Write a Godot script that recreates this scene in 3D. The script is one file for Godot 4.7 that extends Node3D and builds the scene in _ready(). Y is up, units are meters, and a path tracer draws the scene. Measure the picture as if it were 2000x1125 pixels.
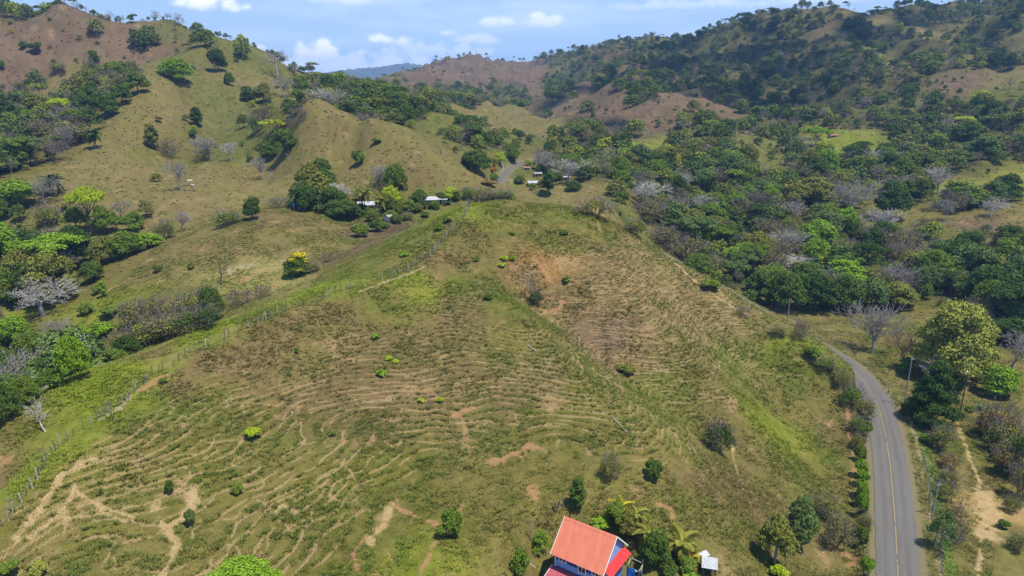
extends Node3D
# Dry-season hill pasture seen from a drone: metres, y up. The eye hangs 60 m above the house's yard and looks along -z.

const FOCAL := 1333.3
const PITCH := 0.28798
const EYE := Vector3(0, 60, 0)

var rng := RandomNumberGenerator.new()
var used := {}

func _ready() -> void:
	set_camera_and_light()
	shape_the_land()
	lay_the_land()
	lay_the_road()
	make_materials()
	make_kinds()
	build_house()
	build_yard()
	build_village()
	build_fences()
	build_poles()
	plant_named()
	plant_woods()
	lay_grass()
	scatter_small()
	build_clouds()

func set_camera_and_light() -> void:
	var cam := Camera3D.new()
	cam.name = "camera"
	cam.position = EYE
	cam.rotation.x = -PITCH
	cam.fov = rad_to_deg(2.0 * atan(562.5 / FOCAL))
	cam.near = 0.5
	cam.far = 30000.0
	add_child(cam)
	cam.current = true
	var env := Environment.new()
	env.background_mode = Environment.BG_SKY
	env.sky = Sky.new()
	env.sky.sky_material = make_sky()
	env.tonemap_mode = Environment.TONE_MAPPER_LINEAR
	env.tonemap_exposure = 1.56
	env.sdfgi_enabled = true
	env.ssao_enabled = true
	env.ssil_enabled = true
	env.fog_enabled = true
	env.fog_density = 0.00013
	env.fog_light_color = Color(0.55, 0.74, 1.0)
	var around := WorldEnvironment.new()
	around.name = "environment"
	around.environment = env
	add_child(around)
	var sun := DirectionalLight3D.new()
	sun.name = "sun"
	sun.light_color = Color(1.0, 0.965, 0.90)
	sun.light_energy = 1.6
	sun.light_angular_distance = 0.5
	sun.shadow_enabled = true
	add_child(sun)
	sun.look_at_from_position(Vector3(0.29, 0.93, 0.20) * 100.0, Vector3.ZERO)

func make_sky() -> Material:
	# air and drifting fair-weather clouds all round
	var w := 3072
	var h := 1536
	var img := Image.create_empty(w, h, false, Image.FORMAT_RGB8)
	var puff := FastNoiseLite.new()
	puff.seed = 11
	puff.noise_type = FastNoiseLite.TYPE_SIMPLEX_SMOOTH
	puff.frequency = 1.0
	puff.fractal_octaves = 6
	puff.fractal_gain = 0.52
	var veil := FastNoiseLite.new()
	veil.seed = 5
	veil.frequency = 1.0
	veil.fractal_octaves = 5
	veil.fractal_gain = 0.55
	var bottom := Color(0.42, 0.43, 0.38)
	img.fill(bottom)
	# heaps of cumulus: azimuth from the view axis, height and half-widths in degrees
	var heaps := [[-22.0, 5.6, 2.3, 0.8, 1.0], [-15.2, 2.3, 2.6, 1.1, 1.0], [-17.6, 1.5, 2.2, 0.7, 0.8], [-10.4, 3.4, 1.0, 0.55, 0.95], [-8.6, 3.2, 1.5, 0.5, 0.7], [-19.4, 2.7, 0.7, 0.3, 0.8], [-5.3, 3.9, 1.6, 0.3, 0.6], [-2.6, 3.4, 1.9, 0.5, 0.5], [-1.2, 4.7, 1.5, 0.5, 0.55], [2.4, 4.8, 1.7, 0.7, 0.6], [-11.5, 1.4, 5.5, 1.2, 0.65], [-13.0, 6.2, 2.0, 0.5, 0.45], [-6.0, 2.4, 4.5, 0.8, 0.45], [14.0, 5.8, 7.0, 0.5, 0.35], [24.0, 6.0, 6.0, 0.6, 0.35]]
	var r := RandomNumberGenerator.new()
	r.seed = 77
	for k in 60:
		var az := r.randf_range(40.0, 320.0)
		heaps.append([az, r.randf_range(1.5, 9.0), r.randf_range(1.0, 4.5), r.randf_range(0.5, 1.7), r.randf_range(0.45, 1.0)])
	for k in 26:
		heaps.append([r.randf_range(-180.0, 180.0), r.randf_range(14.0, 50.0), r.randf_range(3.0, 9.0), r.randf_range(1.2, 3.5), r.randf_range(0.5, 1.0)])
	var cells := []
	for k in 72:
		cells.append([])
	for hp in heaps:
		for k in range(int(floor((hp[0] - hp[2] * 1.6) / 5.0)), int(floor((hp[0] + hp[2] * 1.6) / 5.0)) + 1):
			cells[posmod(k + 36, 72)].append(hp)
	for j in range(0, h / 2 + 12):
		var el: float = 90.0 - (j + 0.5) / h * 180.0
		var s: float = sin(deg_to_rad(maxf(el, 0.0)))
		var f: float = pow(1.0 - s, 4.0)
		var air := Color(0.38, 0.55, 0.79).lerp(Color(0.75, 0.84, 0.92), f)
		for i in w:
			var az: float = wrapf((i + 0.5) / w * 360.0, -180.0, 180.0)
			var c := air
			var streak: float = veil.get_noise_3d(az * 0.045, el * 0.26, 3.0) * 0.5 + 0.5
			var v: float = smoothstep(0.38, 0.82, streak) * (0.34 + 0.3 * f)
			c = c.lerp(Color(0.84, 0.89, 0.95), v)
			if el < 60.0:
				var total := 0.0
				var lowest := 1.0
				for hp in cells[posmod(int(floor(az / 5.0)) + 36, 72)]:
					var dx: float = wrapf(az - hp[0], -180.0, 180.0) / hp[2]
					var dy: float = (el - hp[1]) / hp[3]
					if dy < 0.0:
						dy *= 1.7
					var q: float = dx * dx + dy * dy
					if q < 2.2:
						var d: float = (1.0 - q) + puff.get_noise_3d(az * 0.55, el * 0.8, hp[0]) * 1.5
						var a: float = smoothstep(-0.15, 0.75, d) * hp[4]
						if a > total:
							total = a
							lowest = clampf(0.62 + dy * 0.45 + d * 0.10, 0.0, 1.0)
				if total > 0.0:
					c = c.lerp(Color(0.79, 0.83, 0.89).lerp(Color(1.0, 1.0, 1.0), lowest), total)
			img.set_pixel(i, j, c)
	var m := PanoramaSkyMaterial.new()
	m.panorama = ImageTexture.create_from_image(img)
	m.energy_multiplier = 0.92
	return m

# ---------------------------------------------------------------- naming

func named(o: Node, called: String) -> Node:
	var n: int = used.get(called, 0)
	used[called] = n + 1
	o.name = called if n == 0 else "%s_%03d" % [called, n]
	return o

func tag(o: Node, label: String, category: String, group := "", kind := "") -> Node:
	if label: o.set_meta("label", label)
	if category: o.set_meta("category", category)
	if group: o.set_meta("group", group)
	if kind: o.set_meta("kind", kind)
	return o

func thing(called: String, label: String, category: String, at: Vector3, turn := 0.0, group := "") -> Node3D:
	var o := Node3D.new()
	named(o, called)
	add_child(o)
	o.position = at
	o.rotation.y = turn
	tag(o, label, category, group)
	return o

func part(parent: Node, called: String, mesh: Mesh, mat: Material, xf := Transform3D()) -> MeshInstance3D:
	var o := MeshInstance3D.new()
	o.name = called
	o.mesh = mesh
	o.material_override = mat
	o.transform = xf
	parent.add_child(o, true)
	return o

# ---------------------------------------------------------------- the land

var tx0 := -3.6
var tz0 := -4.9
const DT := 0.034
const SX := 120.0
const ZC := -130.0
var nx := 214
var nz := 192
var grid := PackedFloat32Array()      # heights
var cover := []                        # one PackedFloat32Array for each channel
var gully := FastNoiseLite.new()
var lump := FastNoiseLite.new()
var fine := FastNoiseLite.new()
var patch := FastNoiseLite.new()
var road := []                         # [z, x, y] every metre
var road_z0 := 0.0

func ray(u: float, v: float) -> Vector3:
	# direction whose -z part is 1
	var a := (u - 1000.0) / FOCAL
	var b := -(v - 562.5) / FOCAL
	var d := Vector3(a, -sin(PITCH) + b * cos(PITCH), -cos(PITCH) - b * sin(PITCH))
	return d / -d.z

func wx(x: float) -> float: return asinh(x / SX)
func wz(z: float) -> float: return asinh((z - ZC) / SX)

func solve(a: Array, b: PackedFloat64Array) -> PackedFloat64Array:
	var n := b.size()
	for i in n:
		var best := i
		for k in range(i + 1, n):
			if absf(a[k][i]) > absf(a[best][i]):
				best = k
		if best != i:
			var t = a[i]
			a[i] = a[best]
			a[best] = t
			var tb := b[i]
			b[i] = b[best]
			b[best] = tb
		var ri: PackedFloat64Array = a[i]
		var inv := 1.0 / ri[i]
		for k in range(i + 1, n):
			var rk: PackedFloat64Array = a[k]
			var f := rk[i] * inv
			if f != 0.0:
				for c in range(i, n):
					rk[c] -= f * ri[c]
				a[k] = rk
				b[k] -= f * b[i]
	for i in range(n - 1, -1, -1):
		var ri: PackedFloat64Array = a[i]
		var s := b[i]
		for c in range(i + 1, n):
			s -= ri[c] * b[c]
		b[i] = s / ri[i]
	return b

func kernel(r2: float) -> float:
	return 0.0 if r2 < 1e-12 else 0.5 * r2 * log(r2)

func shape_the_land() -> void:
	gully.seed = 3
	gully.noise_type = FastNoiseLite.TYPE_SIMPLEX_SMOOTH
	gully.frequency = 1.0 / 210.0
	gully.fractal_type = FastNoiseLite.FRACTAL_RIDGED
	gully.fractal_octaves = 4
	gully.fractal_gain = 0.45
	lump.seed = 8
	lump.frequency = 1.0 / 26.0
	lump.fractal_octaves = 3
	fine.seed = 21
	fine.frequency = 1.0 / 2.2
	fine.fractal_octaves = 3
	patch.seed = 31
	patch.frequency = 1.0 / 9.0
	patch.fractal_octaves = 4
	patch.fractal_gain = 0.6
	# surveyed heights: a point seen at (across, down) in a 2000 x 1125 frame and its distance ahead of the eye
	var pts := PackedVector3Array()
	for s in SURVEY:
		var d := ray(s[0], s[1])
		pts.append(EYE + d * s[2])
	for s in SPOT_HEIGHTS:
		pts.append(Vector3(s[0], s[1], s[2]))
	var n := pts.size()
	var a := []
	var b := PackedFloat64Array()
	b.resize(n + 3)
	var px := PackedFloat64Array()
	var pz := PackedFloat64Array()
	for p in pts:
		px.append(wx(p.x))
		pz.append(wz(p.z))
	for i in n:
		var row := PackedFloat64Array()
		row.resize(n + 3)
		for j in n:
			row[j] = kernel((px[i] - px[j]) ** 2 + (pz[i] - pz[j]) ** 2)
		row[i] += 0.00004
		row[n] = 1.0
		row[n + 1] = px[i]
		row[n + 2] = pz[i]
		a.append(row)
		b[i] = pts[i].y
	for k in 3:
		var row := PackedFloat64Array()
		row.resize(n + 3)
		for j in n:
			row[j] = 1.0 if k == 0 else (px[j] if k == 1 else pz[j])
		a.append(row)
	var w := solve(a, b)
	grid.resize(nx * nz)
	for j in nz:
		var z := tz0 + j * DT
		for i in nx:
			var x := tx0 + i * DT
			var s := w[n] + w[n + 1] * x + w[n + 2] * z
			for k in n:
				var r2: float = (x - px[k]) * (x - px[k]) + (z - pz[k]) * (z - pz[k]) + 1e-12
				s += w[k] * 0.5 * r2 * log(r2)
			grid[j * nx + i] = s
	# the road: nodes to metre steps
	var nodes := []
	for s in ROAD:
		if s.size() == 3 and s[2] is String:
			continue
		nodes.append(s)
	road_z0 = nodes[0][0]
	var z := road_z0
	while z > nodes[nodes.size() - 1][0]:
		var k := 0
		while k < nodes.size() - 2 and nodes[k + 1][0] > z:
			k += 1
		var p0 = nodes[maxi(k - 1, 0)]
		var p1 = nodes[k]
		var p2 = nodes[k + 1]
		var p3 = nodes[mini(k + 2, nodes.size() - 1)]
		var t: float = (z - p1[0]) / (p2[0] - p1[0])
		var m1x: float = (p2[1] - p0[1]) / (p2[0] - p0[0]) * (p2[0] - p1[0])
		var m2x: float = (p3[1] - p1[1]) / (p3[0] - p1[0]) * (p2[0] - p1[0])
		var t2 := t * t
		var t3 := t2 * t
		var x: float = (2 * t3 - 3 * t2 + 1) * p1[1] + (t3 - 2 * t2 + t) * m1x + (-2 * t3 + 3 * t2) * p2[1] + (t3 - t2) * m2x
		road.append([z, x, lerpf(p1[2], p2[2], t)])
		z -= 1.0
	for pass_ in 12:   # ease the grade
		for i in range(1, road.size() - 1):
			road[i][2] = (road[i - 1][2] + road[i][2] * 2.0 + road[i + 1][2]) / 4.0
	lay_cover()

func cubic(p0: float, p1: float, p2: float, p3: float, t: float) -> float:
	return p1 + 0.5 * t * (p2 - p0 + t * (2.0 * p0 - 5.0 * p1 + 4.0 * p2 - p3 + t * (3.0 * (p1 - p2) + p3 - p0)))

func base_height(x: float, z: float) -> float:
	var fx := clampf((asinh(x / SX) - tx0) / DT, 1.0, nx - 3.001)
	var fz := clampf((asinh((z - ZC) / SX) - tz0) / DT, 1.0, nz - 3.001)
	var i := int(fx)
	var j := int(fz)
	var t := fx - i
	var o := (j - 1) * nx + i - 1
	var a := cubic(grid[o], grid[o + 1], grid[o + 2], grid[o + 3], t)
	o += nx
	var b := cubic(grid[o], grid[o + 1], grid[o + 2], grid[o + 3], t)
	o += nx
	var c := cubic(grid[o], grid[o + 1], grid[o + 2], grid[o + 3], t)
	o += nx
	var d := cubic(grid[o], grid[o + 1], grid[o + 2], grid[o + 3], t)
	return cubic(a, b, c, d, fz - j)

func road_at(z: float) -> Vector4:
	# x, y, cosine of the heading, 1 where there is a road
	var f := road_z0 - z
	if f < 0.0 or f >= road.size() - 2:
		return Vector4(0, 0, 1, 0)
	var i := int(f)
	var t := f - i
	var x: float = lerpf(road[i][1], road[i + 1][1], t)
	var s: float = road[mini(i + 3, road.size() - 1)][1] - road[maxi(i - 3, 0)][1]
	return Vector4(x, lerpf(road[i][2], road[i + 1][2], t), 6.0 / sqrt(36.0 + s * s), 1.0)

func height(x: float, z: float) -> float:
	var h := base_height(x, z)
	var far := smoothstep(220.0, 620.0, sqrt(x * x + z * z))
	if far > 0.0:
		h += far * (gully.get_noise_2d(x, z) - 0.29) * minf(28.0, 8.0 + absf(z) * 0.014)
	h += lump.get_noise_2d(x, z) * 0.55
	var r := road_at(z)
	if r.w > 0.0:
		var d := absf((x - r.x) * r.z)
		if d < 11.0:
			h = lerpf(h, r.y, 1.0 - smoothstep(3.7, 9.5 if x > r.x else 6.2, d))
	# level pad under the house
	var q := Vector2(x - 9.6, z + 71.8).length()
	if q < 12.0:
		h = lerpf(h, 0.0, 1.0 - smoothstep(5.5, 11.0, q))
	return h

func ground(x: float, z: float) -> Vector3:
	return Vector3(x, height(x, z), z)

func spot(u: float, v: float) -> Vector3:
	# where the line of sight through a point of the frame meets the land
	var d := ray(u, v)
	var t := 42.0
	var last := t
	while t < 9000.0:
		var p := EYE + d * t
		if p.y < height(p.x, p.z):
			for k in 14:
				var m := (last + t) * 0.5
				p = EYE + d * m
				if p.y < height(p.x, p.z): t = m
				else: last = m
			return ground(p.x, p.z)
		last = t
		t += maxf(0.8, (p.y - height(p.x, p.z)) * 0.5 + t * 0.003)
	return EYE + d * 700.0

func seen_at(p: Vector3) -> Vector3:
	# frame position of a point, and its distance along the axis
	var d := p - EYE
	var w := -d.y * sin(PITCH) - d.z * cos(PITCH)
	return Vector3(1000.0 + FOCAL * d.x / w, 562.5 - FOCAL * (d.y * cos(PITCH) - d.z * sin(PITCH)) / w, w)

func slope_normal(x: float, z: float, e := 0.6) -> Vector3:
	return Vector3(height(x - e, z) - height(x + e, z), 2.0 * e, height(x, z - e) - height(x, z + e)).normalized()

const ROAD := [
	[-67.9, 48.6, -9.0],
	[-84.1, 56.7, -9.0],
	[-103.3, 66.3, -9.0],
	[-121.8, 75.0, -9.0],
	[-137.5, 81.5, -9.0],
	[-146.8, 84.4, -9.0],
	[-157.2, 86.1, -9.0],
	[-166.5, 86.0, -9.0],
	[-174.7, 84.2, -8.8],
	[-183.0, 81.9, -8.6],
	[-189.4, 79.5, -8.3],
	[-203.3, 75.1, -7.5],
	[-219.4, 70.8, -6.5],
	[-233.2, 64.6, -5.0],
	[-262.0, 52.0, -1.5],
	[-290.0, 22.0, 4.5],
	[-312.0, 0.0, 9.0],
	[-332.0, -6.7, 12.7],
	[-352.0, -6.0, 14.0],
	[-375.0, -2.8, 15.2],
	[-395.0, 2.9, 16.9],
	[-408.0, 9.1, 17.5],
	[-440.0, 24.4, 15.8],
]

# [across, down, distance ahead]
const SURVEY := [
	# fence ridge of the near hill, from its foot to the top
	[0, 1030, 68], [100, 900, 80], [230, 790, 94], [370, 690, 110], [500, 635, 119], [640, 580, 132], [730, 548, 143], [800, 525, 150], [860, 480, 161], [900, 435, 172], [940, 396, 185], [985, 391, 188], [1060, 396, 190], [1130, 408, 191], [1200, 436, 192], [1260, 470, 194],
	# bowl with the cattle tracks
	[60, 1100, 66], [150, 1000, 74], [300, 1080, 68], [300, 900, 83], [450, 1000, 76], [450, 800, 99], [600, 900, 88], [600, 1080, 71], [650, 720, 114], [700, 820, 101], [760, 640, 127], [800, 1000, 81], [800, 720, 115], [850, 590, 139], [900, 500, 158], [920, 900, 92], [920, 780, 108], [930, 650, 128], [960, 560, 143], [1000, 450, 172], [1050, 520, 156], [1020, 618, 131], [1090, 680, 121], [1160, 742, 112], [1230, 792, 105.5], [1300, 838, 101], [1040, 720, 116], [1120, 780, 107], [1000, 850, 98], [1100, 880, 95], [1080, 950, 86], [1120, 850, 99],
	# foot spur of the house
	[950, 1100, 70], [850, 1100, 70], [1250, 960, 86], [1350, 1000, 84], [1450, 1030, 85], [1150, 930, 88], [1050, 1000, 80],
	# gully behind the spur and the right face
	[1035, 588, 148], [1120, 648, 138.5], [1205, 712, 130], [1290, 778, 121.5], [1390, 850, 114], [1480, 930, 105.5], [1545, 1010, 97], [1150, 560, 151], [1250, 630, 139], [1340, 710, 129.5], [1430, 790, 120.5], [1300, 530, 170], [1350, 600, 158], [1450, 660, 151], [1500, 740, 140], [1550, 820, 130], [1600, 900, 118], [1250, 462, 193], [1300, 503, 188], [1345, 523, 182], [1400, 551, 176], [1450, 583, 170], [1500, 613, 164], [1550, 639, 158], [1600, 667, 151], [1640, 699, 144], [1662, 790, 134], [1650, 900, 117], [1660, 1000, 103], [1600, 1100, 88],
	# left flank of the ridge and the gully below it
	[900, 405, 182], [820, 440, 181], [750, 475, 178], [660, 520, 170], [600, 562, 160], [540, 590, 154], [450, 625, 148], [350, 665, 140], [250, 697, 132], [210, 730, 120], [130, 742, 108], [60, 780, 100], [0, 830, 92], [60, 860, 88], [0, 960, 78],
	# second hill on the left
	[700, 440, 222], [600, 420, 225], [520, 428, 214], [430, 450, 206], [340, 482, 197], [260, 520, 188], [190, 560, 180], [560, 500, 186], [450, 530, 178], [330, 570, 168], [620, 510, 185], [760, 430, 228], [640, 400, 240],
	# left valley
	[50, 600, 175], [130, 640, 158], [0, 660, 155], [50, 725, 146], [60, 520, 206], [150, 500, 212], [0, 450, 236], [100, 450, 236], [300, 440, 236], [400, 425, 236], [500, 400, 250],
	# village saddle
	[750, 410, 240], [850, 395, 244], [920, 375, 255], [700, 400, 246], [1000, 375, 300], [1060, 375, 300], [1150, 390, 268], [1100, 405, 236], [1200, 400, 270],
	# knob hills on the left
	[600, 194, 332], [680, 216, 320], [640, 250, 312], [620, 300, 297], [560, 215, 352], [690, 290, 301], [650, 345, 281], [720, 232, 309], [780, 257, 296], [760, 300, 282], [720, 345, 268], [860, 302, 280], [925, 345, 268], [680, 360, 266], [800, 350, 260],
	[540, 300, 333], [525, 345, 306], [575, 350, 290], [500, 250, 378], [450, 230, 408],
	[300, 155, 428], [320, 190, 392], [300, 240, 352], [250, 290, 320], [200, 340, 291], [120, 225, 366], [60, 300, 314], [340, 300, 338], [350, 345, 300], [380, 235, 400], [430, 280, 366], [470, 310, 338], [400, 320, 306], [430, 360, 278], [300, 370, 276], [150, 385, 258], [50, 390, 255], [430, 170, 440], [190, 270, 330], [80, 240, 348], [0, 280, 320],
	# long hill on the left skyline
	[130, 152, 455], [50, 150, 470], [0, 100, 505], [130, 30, 545], [130, 2, 560], [230, 35, 570], [330, 62, 575], [420, 82, 560], [250, 120, 490], [350, 125, 500], [500, 122, 530], [560, 148, 520], [600, 158, 560], [640, 166, 640], [540, 160, 470], [480, 160, 460], [60, 20, 580], [0, 10, 600], [20, 60, 530],
	# middle distance
	[700, 196, 470], [760, 215, 420], [850, 240, 430], [900, 270, 400], [820, 270, 360], [950, 300, 370], [900, 340, 300], [960, 225, 650], [1060, 245, 600], [1000, 260, 500], [800, 195, 700], [900, 195, 900], [1000, 200, 950], [1050, 290, 420], [1100, 330, 380], [1200, 320, 390], [1150, 280, 450], [1250, 285, 440], [1180, 350, 330],
	# brown hills far off
	[920, 120, 1450], [840, 136, 1400], [770, 158, 1300], [1000, 128, 1550], [1060, 122, 1650], [900, 165, 1150], [1000, 170, 1150], [1090, 150, 1200], [720, 176, 1000],
	# blue ridge on the horizon
	[600, 150, 6200], [640, 148, 6200], [680, 137, 6200], [720, 136, 6300], [775, 129, 6200], [830, 140, 6200], [1090, 108, 6000], [1110, 106, 6000], [1150, 112, 6000], [950, 130, 6000], [680, 168, 4800], [780, 168, 4800], [1000, 168, 4500], [700, 168, 2500],
	# right mountain
	[1130, 106, 1500], [1200, 97, 1400], [1280, 88, 1250], [1350, 84, 1150], [1450, 48, 1050], [1600, 32, 1000], [1720, 32, 980], [1800, 28, 950], [1900, 22, 930], [2000, 10, 900], [2100, 0, 900], [1150, 150, 1000], [1130, 185, 800], [1120, 195, 720], [1230, 165, 720], [1300, 180, 690], [1380, 198, 640], [1450, 228, 580], [1220, 215, 600], [1300, 215, 580], [1150, 235, 560], [1300, 235, 520], [1400, 245, 500], [1350, 130, 880], [1450, 120, 830], [1550, 100, 830], [1650, 90, 800], [1750, 100, 740], [1850, 90, 740], [1950, 90, 700], [1500, 200, 650], [1600, 180, 660], [1700, 160, 640], [1800, 170, 600], [1900, 150, 600], [1980, 150, 580], [1650, 240, 530], [1750, 240, 500], [1850, 230, 500], [1950, 230, 480],
	# right valley and its far side
	[1580, 290, 450], [1650, 285, 450], [1500, 310, 430], [1600, 330, 400], [1350, 300, 430], [1300, 340, 380], [1400, 350, 380], [1750, 310, 420], [1900, 330, 380], [1980, 330, 370], [1660, 420, 310], [1750, 430, 300], [1850, 390, 325], [1950, 390, 310], [1980, 450, 270], [1900, 480, 262], [1500, 430, 315], [1400, 430, 320], [1300, 420, 310], [1350, 470, 290], [1450, 500, 272], [1550, 520, 262], [1650, 560, 240], [1750, 560, 236], [1850, 570, 225], [1950, 580, 212], [1260, 430, 285],
	# roadside pasture
	[1470, 560, 238], [1600, 615, 214], [1700, 600, 220], [1790, 600, 216], [1700, 690, 178], [1800, 690, 180], [1900, 690, 180], [1980, 700, 176], [1850, 760, 158], [1780, 780, 150], [1950, 790, 148], [1900, 850, 132], [1830, 880, 123], [1980, 880, 124], [1930, 980, 106], [1980, 1050, 96], [1850, 1000, 102], [1830, 1100, 88], [1920, 1110, 88],
]

# [x, height, z] where the frame shows nothing: under and behind the eye, beyond the frame's sides, behind crests
const SPOT_HEIGHTS := [
	[9.6, 0.0, -72.0], [14, -0.5, -68], [3, -0.3, -66], [0, -3, -45], [0, -8, -20], [0, -12, 20], [-60, 8, -45], [-60, 2, -10], [60, -11, -40], [60, -14, 20], [110, -12, -60], [-110, 6, -60], [-110, -4, 20], [-150, -6, -80], [150, -14, -80],
	[-86, 3.9, -96], [-97, -0.1, -104], [-86, 4.4, -100], [-97, 0.4, -108], [-86, 4.6, -108], [-97, 0.6, -116], [-86, 4.3, -116], [-97, 0.3, -124], [-180, -4, -120], [-260, 18, -200], [-330, 60, -300], [-420, 90, -420], [-600, 130, -560], [-900, 120, -800], [-420, 110, -640], [-250, 60, -700], [-600, 80, -900],
	[190, -12, -140], [260, 0, -200], [330, 20, -300], [460, 60, -400], [700, 150, -640], [900, 170, -800], [900, 120, -1200], [500, 90, -1300], [1300, 140, -1500],
	[42, 13.8, -203], [49, 8.8, -198], [54, 5.2, -192], [60, 1.4, -186], [65, -1.2, -180], [70, -3.6, -174], [75, -5.2, -168], [78, -6.7, -161], [80, -8.2, -154], [-102, 46, -362], [-104, 44, -392], [-80, 41, -350], [-66, 34, -330], [-120, 48, -370], [8, 16, -215], [30, 8, -225], [-20, 16, -215], [20, 4.5, -290], [52, -1.5, -262], [0, 9, -312],
	[-300, 30, -1100], [-350, 60, -1600], [-800, 80, -1800], [0, 60, -2200], [600, 80, -2200], [-600, 60, -2800], [200, 40, -3400], [1500, 100, -3000], [-1500, 100, -1500], [1800, 150, -900], [-1500, 100, 200], [1800, 60, 200], [0, 0, 200],
	[0, 40, -9000], [-2500, 40, -9000], [2500, 40, -9000], [-2500, 60, -3500], [3000, 100, -3500],
]

# what grows: base colours a and b (linear), cattle tracks, bare soil, woods, scrub
const KINDS := {
	"tan": [0.192, 0.156, 0.064, 0.152, 0.136, 0.046, 0.0, 0.03, 0.0, 0.0],
	"brown": [0.178, 0.130, 0.062, 0.140, 0.113, 0.045, 0.0, 0.05, 0.0, 0.0],
	"olive": [0.162, 0.136, 0.048, 0.126, 0.122, 0.030, 0.0, 0.04, 0.0, 0.0],
	"green": [0.122, 0.138, 0.029, 0.156, 0.135, 0.044, 0.0, 0.02, 0.0, 0.0],
	"lush": [0.165, 0.195, 0.024, 0.185, 0.190, 0.036, 0.0, 0.0, 0.0, 0.0],
	"rust": [0.165, 0.112, 0.076, 0.132, 0.098, 0.060, 0.0, 0.03, 0.16, 0.03],
	"pale": [0.286, 0.239, 0.101, 0.212, 0.201, 0.070, 0.0, 0.25, 0.0, 0.0],
	"dirt": [0.424, 0.302, 0.121, 0.318, 0.233, 0.086, 0.0, 0.6, 0.0, 0.0],
	"clay": [0.318, 0.175, 0.066, 0.233, 0.159, 0.058, 0.0, 0.5, 0.0, 0.0],
	"wood": [0.090, 0.090, 0.030, 0.117, 0.106, 0.035, 0.0, 0.0, 1.0, 0.1],
	"half": [0.138, 0.138, 0.039, 0.117, 0.122, 0.031, 0.0, 0.0, 0.45, 0.2],
	"scrub": [0.148, 0.133, 0.043, 0.117, 0.117, 0.035, 0.0, 0.02, 0.0, 0.6],
	"dry": [0.138, 0.111, 0.051, 0.117, 0.095, 0.043, 0.0, 0.0, 0.8, 0.3],
}

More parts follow.
